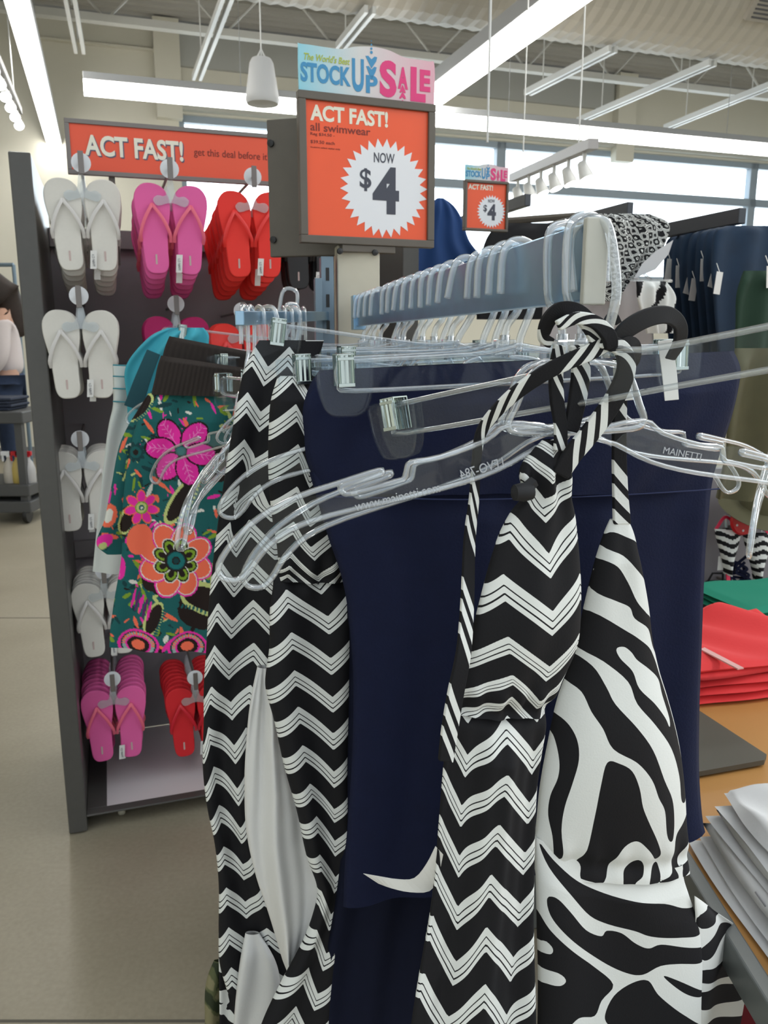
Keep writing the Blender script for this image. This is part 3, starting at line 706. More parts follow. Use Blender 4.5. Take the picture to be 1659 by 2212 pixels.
# ------------------------------------------------------------------ hangers (own axes: x along the arms, z up, origin where the hook rests)
def hook_mb(mb, zn, fl=1):
    P = [(0, zn), (.002*fl, zn+.012), (.0115*fl, -.048), (.0135*fl, -.03), (.0135*fl, -.012), (.011*fl, -.003), (.004*fl, .0005), (-.004*fl, .0005), (-.0105*fl, -.004), (-.0135*fl, -.014), (-.0145*fl, -.030), (-.0150*fl, -.038)]
    P = [(p[0], 0, p[1]) for p in spline(P, 4)]
    return mb.tube(P, .0033, 8, flat=.72, flat_axis=(0, 1, 0))
def flatpoly(pts, n=4, closed=True): return [tuple(p) for p in spline(pts, n, closed)]
def fxz(a, b, q): return Vector((a, q, b))
JZ = -.131
KX = 1.10; KZ = .76
ARM_T = [(.046, .008), (.062, -.004), (.088, -.0155), (.104, -.0185), (.1065, -.024), (.108, -.031), (.114, -.0335), (.138, -.0405), (.1435, -.0385), (.143, -.034), (.124, -.0275), (.121, -.0255), (.123, -.0235), (.145, -.0315), (.168, -.0405), (.188, -.054), (.202, -.071), (.2105, -.089), (.2085, -.099), (.2005, -.1015), (.194, -.094), (.187, -.081), (.174, -.067), (.150, -.0565), (.09, -.042), (.055, -.029), (.028, -.0115), (.006, -.002)]
WEB = [(.040, .004), (.062, -.005), (.088, -.0165), (.104, -.0195), (.1065, -.031), (.138, -.0415), (.1435, -.038), (.168, -.0415), (.188, -.055), (.202, -.072), (.2105, -.089), (.2085, -.098), (.2005, -.1005), (.194, -.093), (.187, -.080), (.174, -.066), (.150, -.0555), (.09, -.041), (.055, -.028), (.028, -.0105)]
def wx(x): return x*(1+(KX-1)*min(1, x/.1))
def make_dress_hanger():
    t = thing('dress_hanger', 'x', 'hanger', (0, 0, -50), group='clear dress hangers')
    part('hook', hook_mb(MB(), JZ+.058), M_HOOK, t, local=True, smooth=2)
    lp = flatpoly([(-.041, .001), (0, .0), (.041, .001), (.050, .006), (.046, .016), (.036, .036), (.024, .043), (0, .0445), (-.024, .043), (-.036, .036), (-.046, .016), (-.050, .006)], 4)
    part('neck_loop', MB().tube([(a, 0, b+JZ) for a, b in lp], .0024, 6, True, flat=1.1, flat_axis=(0, 1, 0)).tube([(0, 0, JZ+.0445), (0, 0, JZ+.062)], .0045, 8), M_RIM, t, local=True, smooth=2)
    for s in (-1, 1):
        a = part('arm', MB().tube([(wx(x)*s, 0, z*KZ+JZ) for x, z in flatpoly(ARM_T, 3)], .0019, 6, True, flat=1.25, flat_axis=(0, 1, 0)), M_RIM, t, local=True, smooth=2)
        part('arm_web', MB().prism([(wx(x)*s, z*KZ+JZ) for x, z in WEB], fxz, -.0006, .0006), M_CLEAR, a, local=True)
    part('size_marker', MB().box((.0, 0, JZ+.052), (.017, .009, .013)), M_RIM, t, local=True, bevel=.0015)
    return t
CZ = -.094
def make_clip_hanger(L):
    t = thing('clip_hanger', 'x', 'hanger', (0, 0, -50), group='clear clip hangers')
    part('hook', hook_mb(MB(), CZ+.012), M_HOOK, t, local=True, smooth=2)
    hh = .0115
    bar = flatpoly([(-L+.02, -hh), (-.03, -hh*1.05), (0, -hh*1.1), (.03, -hh*1.05), (L-.02, -hh), (L-.008, -hh*.6), (L-.008, hh*.6), (L-.02, hh*.9), (.04, hh), (.012, hh*1.3), (0, hh*1.5), (-.012, hh*1.3), (-.04, hh), (-L+.02, hh*.9), (-L+.008, hh*.6), (-L+.008, -hh*.6)], 3)
    b = part('cross_bar', MB().tube([(x, 0, z+CZ) for x, z in bar], .0022, 6, True, flat=1.3, flat_axis=(0, 1, 0)), M_RIM, t, local=True, smooth=2)
    part('bar_web', MB().prism([(x, z+CZ) for x, z in bar], fxz, -.0006, .0006), M_CLEAR, b, local=True)
    for s in (-1, 1):
        cx = s*(L-.012); zc_ = CZ
        pr = flatpoly([(-.019, .012), (0, .0125), (.019, .012), (.0205, .004), (.0195, -.010), (.015, -.024), (.009, -.0285), (0, -.029), (-.009, -.0285), (-.015, -.024), (-.0195, -.010), (-.0205, .004)], 3)
        c = part('clip', MB().prism([(cx+x, z+zc_) for x, z in pr], fxz, -.0055, -.0042).prism([(cx+x, z+zc_) for x, z in pr], fxz, .0042, .0055).tube([(cx+x, -.0055, z+zc_) for x, z in pr], .0012, 5, True), M_CLEAR, t, local=True)
        zg = [(-.0063, 0), (-.0050, -.0022), (-.0038, -.0003), (-.0016, .0002), (0, -.0004), (.0016, .0002), (.0038, -.0003), (.0050, -.0022), (.0063, 0)]
        mb = MB().box((cx, 0, zc_+.0155), (.0125, .0175, .0012))
        for q in (-1, 1): mb.prism([(cx+x, q*.0088+y*-q*-1 if q < 0 else .0088-y) for x, y in zg]+[(cx+x, q*.0074+(y if q < 0 else -y)) for x, y in zg[::-1]], lambda a, b, t_: Vector((a, b, t_)), zc_-.008, zc_+.0155)
        mb.box((cx, -.0094, zc_-.0065), (.0122, .0016, .0026)).box((cx, -.0092, zc_+.0125), (.0122, .0014, .0022))
        part('spring_clip', mb, M_CHROME, c, local=True, bevel=.0006)
    return t
PD = make_dress_hanger(); PCs = {L: make_clip_hanger(L) for L in (.135, .152, .178)}
def hM(p, yaw, tilt=0): return Matrix.Translation(p) @ Matrix.Rotation(math.radians(yaw), 4, 'Z') @ Matrix.Rotation(math.radians(tilt), 4, 'Y')
def pix(P):
    q = P-CAM; d = q.y*cp-q.z*sp; return CX+F*q.x/d, CY-F*(q.y*sp+q.z*cp)/d, d
def aim(p, px, py, xl, zl, y0=15.0, wy=.6):
    """yaw and tilt that bring the left end (-xl, zl) of a hanger hung at p to sight line (px,py)"""
    best = None
    for yaw in range(-30, 86, 3):
        for ti in range(-14, 27, 2):
            x, y, d = pix(hM(p, yaw, ti) @ Vector((-xl, 0, zl))); e = math.hypot(x-px, y-py)+wy*abs(yaw-y0)+1.2*abs(ti)
            if best is None or e < best[0]: best = (e, yaw, ti)
    return best[1], best[2]
HG = {}
def hang(proto, p, yaw, tilt, label, key=None, flip=False):
    M = hM(p, yaw, tilt); r = dup(proto, M @ Matrix.Scale(-1, 4, (1, 0, 0)) if flip else M, label)
    if key: HG[key] = (r, M)
    return r
hA = hang(PD, on_main(.50), 19, 0, 'large clear dress hanger in front holding the chevron halter dress', 'A', True)
hang(PD, on_main(.535), *aim(on_main(.535), 575, 1262, .218, JZ-.076), 'clear dress hanger tucked just behind the large front one', 'A2', True)
hang(PCs[.178], W(857, 905, .60)-(hM(Vector((0, 0, 0)), -38, -12) @ Vector((-.166, 0, CZ))), -38, -12, 'clear clip hanger with an empty left clip crossing the front hanger', 'B')
hang(PCs[.152], on_main(.62), *aim(on_main(.62), 745, 812, .140, CZ, 12), 'clear clip hanger holding the top of the navy swim bottoms', 'C')
yD = aim(on_main(.68), 652, 812, .166, CZ)
hang(PCs[.178], on_main(.68), *yD, 'clear clip hanger holding the chevron dress panel beside the navy bottoms', 'D')
yE = aim(on_main(.75), 597, 728, .166, CZ)
hang(PCs[.178], on_main(.75), *yE, 'clear clip hanger holding the top of the left chevron dress', 'E')
fill = [(.645, 14, 0, 0), (.705, 16, 0, 1), (.80, 12, 2, 0), (.845, 20, 0, 2), (.885, 8, -2, 0), (.93, 22, 0, 0), (.975, 12, 0, 2), (1.02, 18, 3, 0), (1.07, 10, 0, 0), (1.12, 24, -2, 2), (1.20, 14, 0, 0), (1.26, 20, 0, 0), (1.31, 10, 2, 2), (1.36, 16, 0, 0)]
for i, (d, ya, ti, ty) in enumerate(fill):
    if ty == 0: hang(PD, on_main(d), ya, ti, 'bare clear dress hanger, %s from the front end of the steel arm' % ordn(min(14, i+6 if i > 1 else i+4)))
    else: hang(PCs[.135 if ty == 1 else .152], on_main(d), ya, ti, 'bare clear clip hanger, %s from the front end of the steel arm' % ordn(min(14, i+6 if i > 1 else i+4)))
# hangers on the sloping arm, fanned out towards the floral shorts
def off(tx, L, yaw, tilt): return tx-(hM(Vector((0, 0, 0)), yaw, tilt) @ Vector((-L+.012, 0, CZ)))
hang(PCs[.135], off(W(478, 788, 1.19), .135, 40, 2), 40, 2, 'clear clip hanger gripping the brown waistband of the floral shorts', 'F')
hang(PCs[.178], off(W(392, 724, 1.26), .178, 22, 7), 22, 7, 'clear clip hanger gripping the turquoise shorts', 'G')
for d, tp, dt, lab in ((1.16, (292, 905), 1.10, 'clear dress hanger whose arm tip hangs highest over the floral shorts'),
                       (1.00, (342, 1035), .92, 'clear dress hanger whose arm tip crosses the pink flower on the shorts'),
                       (.92, (412, 1140), .74, 'clear dress hanger arm tip just above the orange flower on the shorts'),
                       (.89, (438, 1142), .72, 'clear dress hanger arm tip touching the left chevron dress edge')):
    hang(PD, on_side(d), *aim(on_side(d), *tp, .218, JZ-.072, 30, .3), lab)
for i, d in enumerate((.96, 1.03, 1.10, 1.13, 1.19, 1.25)):
    hang(PCs[.135], on_side(d), -58-8*(i % 3), 0, 'bare clear clip hanger, %s bare one along the sloping side arm' % ordn(i))
for p in [PD]+list(PCs.values()):
    for c in kids(p):
        for g in kids(c): bpy.data.objects.remove(g)
        bpy.data.objects.remove(c)
    bpy.data.objects.remove(p)
# moulded lettering on the front hanger
rA, MA = HG['A']
Mt = MA @ Matrix(((1, 0, 0, 0), (0, 0, -1, -.0012), (0, 1, 0, JZ), (0, 0, 0, 1)))
M_EMB = mat('moulded_lettering', (.42, .44, .48), .3)
text('www.mainetti.com', Mt, -.150, -.0415, .055, .0055, M_EMB, rA, rot=math.radians(9))
text('LEVO-784', Mt, -.082, -.0262, .030, .006, M_EMB, rA, rot=math.radians(13), mirror=True)
text('MAINETTI', Mt, .066, -.0165, .032, .0045, M_EMB, rA, rot=math.radians(-11))
text('M', MA @ Matrix(((1, 0, 0, -.004), (0, 0, -1, -.005), (0, 1, 0, JZ+.047), (0, 0, 0, 1))), 0, 0, .008, .009, M_TXTD, rA)

# ================================================================== GARMENTS ON THE NEAR RACK
M_STRAPB = mat('black_tie', (.008, .008, .01), .7)
def strap(name, pl, pts, m, parent, freq=26.0, th=.0035, stripes=True, skew=.28, label=None):
    """ribbon through pixel points (px,py,width_px,n)"""
    S = spline(pts, 8); Lp = []; Rp = []; at = []; acc = 0; prev = None
    for i, q in enumerate(S):
        a = S[max(0, i-1)]; b = S[min(len(S)-1, i+1)]; tx, ty = b[0]-a[0], b[1]-a[1]; l = math.hypot(tx, ty) or 1; nx, ny = -ty/l, tx/l
        Lp.append(pl.pt(q[0]-nx*q[2]/2, q[1]-ny*q[2]/2, q[3])); Rp.append(pl.pt(q[0]+nx*q[2]/2, q[1]+ny*q[2]/2, q[3]))
        if prev is not None: acc += (pl.pt(q[0], q[1])-prev).length
        prev = pl.pt(q[0], q[1]); at += [acc*freq+20, acc*freq+20+skew, acc*freq+20+skew, acc*freq+20]
    mb = MB().strip(Lp, Rp, th, pl.n); return part(name, mb, m, parent, smooth=0, bevel=.0008, attr=at if stripes else None, label=label)
PA = PL(on_main(.50), 19.0)
# --- front chevron halter dress
G1 = PL(PA.w(0, 0, .002), 19.0)
t1 = thing('halter_dress', 'black and white chevron halter dress with gathered waist hung in front', 'dress', G1.pt(1040, 2212))
kb = [(1, [(950, 1105), (1100, 1010), (1235, 985), (1500, 960)]), (0, [(950, 1140), (1100, 1100), (1235, 1074), (1361, 1078), (1500, 1090)]), (1, [(950, 1190), (1090, 1156), (1183, 1163), (1315, 1170), (1435, 1168), (1500, 1150)]), (0, [(950, 1222), (1107, 1238), (1222, 1240), (1352, 1243), (1500, 1215)]), (1, [(950, 1262), (1107, 1320), (1352, 1330), (1500, 1290)])]
gb = lambda PX, PY, t, v: .007*np.exp(-((PY-1330)/140)**2)*np.cos((t-.5)*3)-.006*np.exp(-((PY-1530)/22)**2)+.0022*np.exp(-((PY-1515)/35)**2)*np.sin(PX/7.0)+.003*np.exp(-((PY-1030)/50)**2)*np.sin(PX/8.0)
cloth('bodice', G1, [(950, 1172, 1214), (985, 1140, 1221), (1030, 1118, 1226), (1065, 1130, 1226), (1100, 1106, 1236), (1150, 1078, 1243), (1200, 1060, 1248), (1300, 1032, 1252), (1400, 1008, 1243), (1450, 998, 1222), (1500, 985, 1200), (1545, 978, 1184)], M_CHEV, t1, 64, 150, .010, [(2.2, .0015, .6, .3)], pat=chev([935, 975, 1018, 1103, 1232, 1361, 1440, 1490], kb, lambda X, Y: np.interp(Y, [950, 1040, 1180, 1480], [25, 45, 82, 62])), gather=gb)
ks = [(0, [(1500, 965), (1665, 952), (1850, 944), (1971, 935), (2080, 915), (2199, 885), (2400, 840)]), (1, [(1500, 1010), (1619, 1007), (1738, 994), (1857, 989), (1971, 986), (2080, 979), (2199, 962), (2400, 935)]),
      (0, [(1500, 1090), (1552, 1087), (1650, 1075), (1756, 1059), (1863, 1043), (1974, 1033), (2091, 1028), (2400, 1010)]), (1, [(1500, 1165), (1622, 1157), (1676, 1152), (1785, 1142), (1899, 1131), (1997, 1121), (2096, 1105), (2199, 1090), (2400, 1065)]), (0, [(1500, 1215), (1700, 1190), (2000, 1175), (2400, 1150)])]
gs = lambda PX, PY, t, v: .006*np.cos((PX-np.interp(PY, [1550, 2212], [1085, 1020]))/np.interp(PY, [1550, 2212], [78, 72])*math.pi)*np.clip((PY-1545)/90, 0, 1)-.006*np.exp(-((PY-1535)/22)**2)
cloth('skirt', G1, [(1535, 977, 1186), (1570, 966, 1182), (1640, 957, 1174), (1700, 952, 1166), (1800, 945, 1160), (1900, 938, 1156), (1980, 926, 1153), (2060, 908, 1152), (2140, 892, 1152), (2212, 880, 1152), (2420, 850, 1150)], M_CHEV, t1, 64, 210, .009, [(5, .0012, 1.2, .5)], pat=chev([1445, 1549, 1650, 1756, 1863, 1974, 2091, 2205, 2320, 2430], ks, lambda X, Y: np.interp(Y, [1550, 1700, 2212], [70, 86, 98])), gather=gs)
strap('halter_strap', G1, [(1262, 742, 34, .022), (1225, 762, 34, .022), (1160, 795, 32, .018), (1105, 838, 30, .012), (1068, 885, 27, .004), (1046, 935, 22, -.004), (1038, 1000, 18, -.006), (1033, 1080, 20, -.006), (1020, 1170, 24, -.004), (1004, 1290, 27, .004), (985, 1390, 30, .012), (965, 1480, 33, .014), (952, 1560, 33, .014), (944, 1622, 30, .014)], M_STRAP, t1, 15)
strap('halter_strap', G1, [(1250, 735, 30, .024), (1292, 752, 34, .024), (1308, 790, 36, .022), (1296, 840, 38, .02), (1270, 890, 40, .018), (1240, 935, 40, .016), (1212, 975, 38, .014), (1188, 1020, 34, .012)], M_STRAP, t1, 15)
strap('halter_knot', G1, [(1250, 742, 30, .022), (1232, 705, 34, .022), (1205, 678, 36, .022), (1175, 672, 34, .02), (1156, 694, 30, .016), (1157, 728, 24, .010), (1180, 742, 22, .006)], M_STRAP, t1, 15)
strap('halter_knot', G1, [(1160, 705, 22, .024), (1195, 690, 26, .026), (1230, 698, 28, .028), (1258, 725, 30, .028), (1268, 752, 26, .026)], M_STRAP, t1, 15)
strap('hanging_loop', G1, [(1198, 745, 24, .006), (1190, 800, 28, .006), (1192, 860, 28, .006), (1200, 920, 26, .006), (1196, 970, 26, .008)], M_STRAP, t1, 15)
strap('hanging_loop', G1, [(1236, 745, 30, .005), (1245, 800, 38, .005), (1238, 860, 36, .005), (1222, 930, 30, .006)], M_STRAP, t1, 14)
kn = G1.pt(1110, 1056, .012); part('tie_end', MB().lathe([(0, -.008), (.005, -.006), (.006, 0), (.005, .006), (0, .008)], kn, 14, G1.u).tube([kn, G1.pt(1135, 1035, .01)], .004, 6), M_STRAPB, t1, smooth=1)
tl = [(941, 1828), (930, 1880), (912, 1925), (885, 1942), (850, 1950), (820, 1958)]; tr = [(952, 1838), (950, 1900), (940, 1945), (905, 1962), (872, 1968), (850, 1972)]
part('paper_tag', MB().strip([G1.pt(*p, .0-.012*i/5) for i, p in enumerate(spline(tl, 3))], [G1.pt(*p, .004-.012*i/5) for i, p in enumerate(spline(tr, 3))], .0006, G1.n), M_PAPER, t1, label='white curled paper tag')
# --- zebra print halter dress
G2 = PL(PA.w(0, 0, -.028), 17.0)
t2 = thing('halter_dress', 'bold zebra print halter dress beside the front chevron dress', 'dress', G2.pt(1320, 2212))
def z3(P): return [(900+.4575*x, 1000+.4575*y) for x, y in P]
def z4(P): return [(800+.518*x, 1500+.518*y) for x, y in P]
ZB = [z3([(900, 322), (965, 340), (1036, 382), (1062, 480), (1080, 560), (1040, 525), (1000, 485), (945, 425), (865, 385)]),
      z3([(846, 448), (915, 475), (960, 545), (1000, 635), (1050, 690), (1098, 740), (1125, 890), (1090, 850), (1060, 765), (985, 710), (965, 660), (900, 630), (815, 588), (835, 500)]),
      z3([(800, 688), (950, 770), (1000, 802), (1060, 850), (1092, 900), (1118, 960), (1180, 1140), (1222, 1300), (1255, 1450), (1266, 1565), (1245, 1590), (1218, 1560), (1205, 1450), (1150, 1310), (1050, 1180), (968, 1085), (935, 990), (835, 905), (728, 842), (765, 740)]),
      z3([(712, 892), (790, 930), (840, 1020), (872, 1090), (960, 1190), (1030, 1290), (1090, 1430), (1148, 1540), (1167, 1650), (1162, 1730), (1140, 1736), (1120, 1690), (1100, 1580), (1060, 1510), (1020, 1420), (950, 1340), (850, 1285), (812, 1200), (770, 1130), (740, 1050), (686, 1000)]),
      z4([(742, 68), (790, 90), (820, 150), (823, 230), (800, 330), (775, 430), (765, 530), (772, 650), (745, 642), (735, 560), (722, 480), (730, 400), (755, 320), (762, 250), (752, 160), (732, 118)]),
      z4([(920, 224), (965, 225), (1012, 252), (1042, 320), (1060, 400), (1092, 470), (1140, 560), (1166, 622), (1146, 646), (1100, 590), (1050, 550), (1000, 575), (970, 640), (938, 740), (890, 740), (825, 712), (860, 600), (880, 450), (897, 320)]),
      z4([(1072, 640), (1096, 672), (1090, 710), (1062, 738), (1050, 765), (1015, 765), (1014, 700), (1040, 670)]), z4([(1155, 664), (1171, 690), (1166, 735), (1120, 752), (1125, 712)]),
      z4([(1345, 480), (1275, 525), (1238, 560), (1230, 640), (1228, 712), (1165, 742), (1250, 758), (1345, 720), (1330, 692), (1272, 704), (1290, 640), (1340, 580)])]
HB = [z3([(895, 848), (930, 838), (962, 862), (985, 895), (1045, 940), (1108, 1000), (1122, 1070), (1158, 1180), (1150, 1217), (1125, 1170), (1060, 1092), (985, 1020), (960, 945), (910, 890)])]
g2b = lambda PX, PY, t, v: .016*np.exp(-((PY-1640)/230)**2)*np.sin(np.clip(t, 0, 1)*math.pi)+.0015*np.sin(PX/9.)*np.exp(-((PY-1840)/40)**2)-.004*np.exp(-((PY-1850)/20)**2)
ZS = [z4([(690, 600), (740, 662), (830, 738), (940, 788), (1060, 812), (1180, 824), (1260, 850), (1365, 880), (1365, 968), (1250, 962), (1120, 952), (1060, 935), (960, 918), (880, 878), (800, 790), (720, 690)]),
      z4([(706, 806), (740, 800), (790, 850), (860, 932), (928, 966), (952, 944), (1010, 950), (1060, 985), (1110, 1002), (1160, 984), (1250, 1000), (1370, 1034), (1370, 1086), (1250, 1068), (1160, 1072), (1090, 1112), (1030, 1112), (950, 1080), (850, 1010), (760, 930), (714, 870)]),
      z4([(670, 868), (712, 930), (800, 1010), (900, 1090), (978, 1164), (930, 1230), (900, 1290), (830, 1288), (770, 1330), (670, 1372), (660, 1180), (750, 1152), (771, 1126), (740, 1100), (670, 1094), (670, 1042), (715, 1030), (722, 1004), (700, 982), (670, 984)]),
      z4([(1110, 1134), (1150, 1190), (1220, 1250), (1290, 1300), (1370, 1362), (1370, 1390), (1300, 1362), (1200, 1338), (1100, 1330), (1010, 1352), (960, 1330), (944, 1290), (980, 1210), (1050, 1150)]), z4([(1172, 1112), (1260, 1148), (1370, 1214), (1370, 1234), (1280, 1200), (1210, 1152)]),
      z4([(810, 1400), (850, 1346), (880, 1348), (930, 1400), (900, 1500), (830, 1480)]), z4([(1000, 1400), (1150, 1385), (1360, 1430), (1370, 1500), (1200, 1470), (1050, 1480)])]
ZF = [z4(p) for p in ([(1360, 912), (1430, 866), (1442, 915), (1362, 970)], [(1360, 1052), (1440, 962), (1492, 950), (1480, 990), (1400, 1080), (1362, 1098)], [(1360, 1142), (1450, 1120), (1562, 1028), (1580, 1120), (1500, 1170), (1360, 1194)], [(1360, 1232), (1565, 1196), (1552, 1252), (1360, 1306)], [(1360, 1370), (1540, 1330), (1500, 1400), (1360, 1430)])]
cloth('bodice', G2, [(1122, 1318, 1356), (1140, 1310, 1364), (1200, 1290, 1378), (1300, 1264, 1398), (1400, 1240, 1412), (1450, 1224, 1424), (1500, 1205, 1440), (1600, 1182, 1466), (1700, 1164, 1480), (1780, 1156, 1485), (1830, 1150, 1489), (1885, 1155, 1492)], M_ZEB, t2, 84, 190, .010, [(1.5, .0012, 0, .2)], pat=sdf(ZB, HB), gather=g2b)
g2s = lambda PX, PY, t, v: .012*np.exp(-((PY-1830)/60)**2)*0+.004*np.sin(t*9+.5)*np.clip((PY-1850)/120, 0, 1)+.004
def sagf(t, v): return 64*(np.clip(t, 0, 1)*1.0)**.6*np.clip(1-v*4, 0, 1)
cloth('skirt', G2, [(1800, 1150, 1862, 1468), (1840, 1150, 1890, 1470), (1900, 1150, 1925, 1480), (1985, 1150, 1500), (2060, 1152, 1508), (2160, 1152, 1506), (2260, 1150, 1506), (2420, 1150, 1505)], M_ZEB, t2, 84, 150, .012, [(2.0, .0015, .4, .2)], pat=sdf(ZS), gather=g2s, sag=lambda t, v: 32*np.sin(np.clip(t, 0, 1)*math.pi)*np.clip(1-v*3, 0, 1))
G2f = PL(G2.pt(1505, 2050), 52)
cloth('skirt_flare', G2f, [(1935, 1500, 1965, 1540), (1975, 1500, 2010, 1600), (2060, 1500, 2060, 1614), (2150, 1500, 2150, 1604), (2240, 1500, 2240, 1590), (2400, 1500, 2400, 1580)], M_ZEB, t2, 40, 90, .004, [(1.2, .003, 0, .3)], pat=sdf(ZF))
MS2 = lambda pts, **k: strap('halter_strap', G2, pts, M_STRAP, t2, **k)
MS2([(1318, 772, 22, .01), (1326, 830, 26, .008), (1331, 900, 28, .004), (1334, 980, 29, .002), (1336, 1060, 31, .002), (1338, 1130, 36, .003)], freq=12, skew=.15)
strap('tie', G2, [(1272, 752, 26, .026), (1300, 712, 36, .03), (1340, 688, 38, .032), (1380, 684, 36, .032), (1408, 704, 28, .03), (1416, 738, 24, .026), (1408, 775, 18, .02)], M_STRAPB, t2, stripes=False)
strap('tie', G2, [(1282, 756, 34, .028), (1306, 745, 36, .03), (1318, 775, 28, .026), (1312, 800, 18, .02)], M_STRAPB, t2, stripes=False)
strap('tie', G2, [(1276, 704, 14, .018), (1290, 684, 16, .018), (1302, 700, 13, .018)], M_STRAPB, t2, stripes=False)
strap('paper_tag', G2, [(1412, 735, 30, .012), (1422, 800, 32, .012), (1428, 862, 30, .012)], M_PAPER, t2, stripes=False, th=.0006)
strap('paper_tag', G2, [(1318, 780, 22, .014), (1326, 822, 26, .014), (1330, 862, 26, .014)], M_PAPER, t2, stripes=False, th=.0006)
# --- navy swim bottoms / skirt on the clip hanger
rC, MC = HG['C']; G3 = PL((MC @ Vector((0, .017, CZ))), 12.0)
t3 = thing('swim_skirt', 'wide navy blue swim garment clipped between two clear clips', 'swimwear', G3.pt(1100, 1900))
cloth('body', G3, [(1020, 668, 1010, 1545), (1080, 685, 1060, 1532), (1150, 705, 1150, 1520), (1250, 738, 1250, 1514), (1400, 758, 1380, 1510), (1600, 760, 1560, 1506), (1750, 752, 1680, 1508), (1900, 742, 1780, 1518), (1955, 740, 1796, 1522)], M_NAVY, t3, 60, 100, .014, [(3.1, .004, .3, .25), (7, .0012, 1, .6)])
cloth('waistband', G3, [(800, 690, 758, 1585), (825, 672, 790, 1598), (870, 655, 830, 1598), (940, 657, 910, 1586), (1000, 664, 985, 1560), (1060, 690, 1058, 1530)], M_NAVY, t3, 60, 60, .020, [(2.3, .004, 1.0, .5), (8, .0015, .2, 1.2)], fade=.3)
strap('seam', G3, [(700, 1062, 3, .021), (800, 1064, 3, .0225), (1000, 1068, 3, .0225), (1250, 1062, 3, .022), (1440, 1052, 3, .022), (1528, 1048, 3, .018)], mat('navy_thread', (.012, .02, .075), .8), t3, stripes=False, th=.001)
G3b = PL(G3.o-Vector((0, 0, 0))+Vector((.0, .035, 0)), 12)
t3b = thing('swim_dress', 'very dark navy long garment hanging behind the navy swim skirt', 'swimwear', G3b.pt(820, 2212))
cloth('body', G3b, [(900, 720, 1400), (1200, 745, 1400), (1600, 748, 1300), (1850, 735, 1150), (1950, 722, 1100), (2050, 705, 1080), (2212, 690, 1060), (2450, 670, 1050)], M_NAVYD, t3b, 40, 60, .008, [(4, .004, 0, .2)])
# --- chevron dress with a white lining on the left
rD, MD = HG['D']; rE, ME = HG['E']
GD = PL(MD @ Vector((-.166, 0, CZ)), yD[0]+4); GE = PL(ME @ Vector((-.166, 0, CZ)), yE[0])
t4 = thing('maxi_dress', 'black and white chevron long dress showing white lining through its slit', 'dress', GD.pt(600, 2212))
def kk(*ks): return [(t, p) for t, p in ks]
kE = kk((1, [(740, 512), (1100, 462), (1500, 436), (1800, 446), (2100, 470)]), (0, [(740, 552), (845, 534), (946, 527), (1043, 518), (1200, 478), (1400, 462), (1560, 450), (1800, 482), (2100, 500)]), (1, [(740, 590), (845, 566), (978, 556), (1087, 505), (1200, 510), (1456, 494), (1800, 520), (2100, 540)]), (0, [(740, 625), (978, 600), (1087, 535), (1200, 545), (1400, 548), (1560, 530), (1800, 550), (2100, 590)]), (1, [(740, 660), (978, 640), (1087, 580), (1300, 600), (1560, 580), (2100, 640)]))
gE = lambda PX, PY, t, v: .007*np.sin(t*7.5+1.2)*np.clip((PY-760)/150, 0, 1)
cloth('side_panel', GE, [(735, 560, 700), (765, 542, 690), (800, 527, 660), (900, 506, 625), (1000, 489, 612), (1100, 474, 610), (1200, 461, 612), (1300, 451, 618), (1400, 445, 612), (1480, 440, 582), (1550, 440, 548), (1650, 438, 536), (1750, 450, 536), (1800, 461, 545), (1900, 472, 572), (2000, 472, 608), (2070, 474, 626), (2130, 490, 610)], M_CHEV, t4, 50, 260, .010, pat=chev([650, 748, 845, 946, 1043, 1120, 1205, 1292, 1383, 1470, 1557, 1645, 1730, 1815, 1900, 1985, 2070, 2160], kE, 44), gather=gE)
kD = kk((1, [(800, 570), (1100, 560), (1269, 570), (1500, 560), (1750, 590), (2212, 560)]), (0, [(800, 628), (1000, 640), (1269, 616), (1438, 630), (1598, 648), (1750, 678), (1900, 690), (2050, 670), (2212, 620)]), (1, [(800, 660), (1166, 662), (1328, 705), (1500, 712), (1700, 716), (1900, 722), (2050, 700), (2212, 665)]), (0, [(800, 690), (1166, 745), (1328, 768), (1750, 770), (2212, 730)]))
gD = lambda PX, PY, t, v: .005*np.sin(t*8+.5)*np.clip((PY-1250)/100, 0, 1)-.005*np.exp(-((PY-1248)/18)**2)+.0025*np.sin(PX/8)*np.exp(-((PY-1235)/40)**2)
cloth('bodice', GD, [(812, 600, 700), (860, 586, 690), (940, 580, 690), (1030, 580, 705), (1120, 588, 730), (1180, 598, 748), (1255, 604, 765)], M_CHEV, t4, 44, 110, .012, pat=chev([700, 790, 870, 955, 1045, 1120, 1185, 1215, 1235, 1255], kD, 55), gather=gD)
cloth('front_panel', GD, [(1245, 596, 764), (1300, 584, 762), (1400, 580, 758), (1480, 572, 757), (1550, 590, 755), (1650, 612, 752), (1750, 640, 756), (1850, 662, 759), (1920, 684, 755), (1980, 672, 742), (2050, 642, 728), (2120, 604, 720), (2212, 562, 714), (2400, 540, 705)], M_CHEV, t4, 50, 230, .010, pat=chev([1190, 1269, 1356, 1438, 1516, 1598, 1681, 1750, 1830, 1910, 1990, 2075, 2160, 2245, 2330], kD, 58), gather=gD)
GL = PL(GD.o-GD.n*.022, GD.deg)
cloth('lining', GL, [(1440, 556, 580), (1500, 540, 600), (1600, 530, 622), (1700, 528, 650), (1800, 533, 672), (1900, 555, 694), (1980, 582, 690), (2060, 606, 655), (2080, 612, 640)], M_LIN, t4, 40, 90, .012, [(1.6, .006, .4, .9), (3.2, .003, 1, 1.6)])
GZ = PL(GE.o-GE.n*.03, GE.deg)
t5 = thing('print_dress', 'black dress with white blotches peeping out below the left chevron dress', 'dress', GZ.pt(520, 2212))
rb = random.Random(3); BL = []
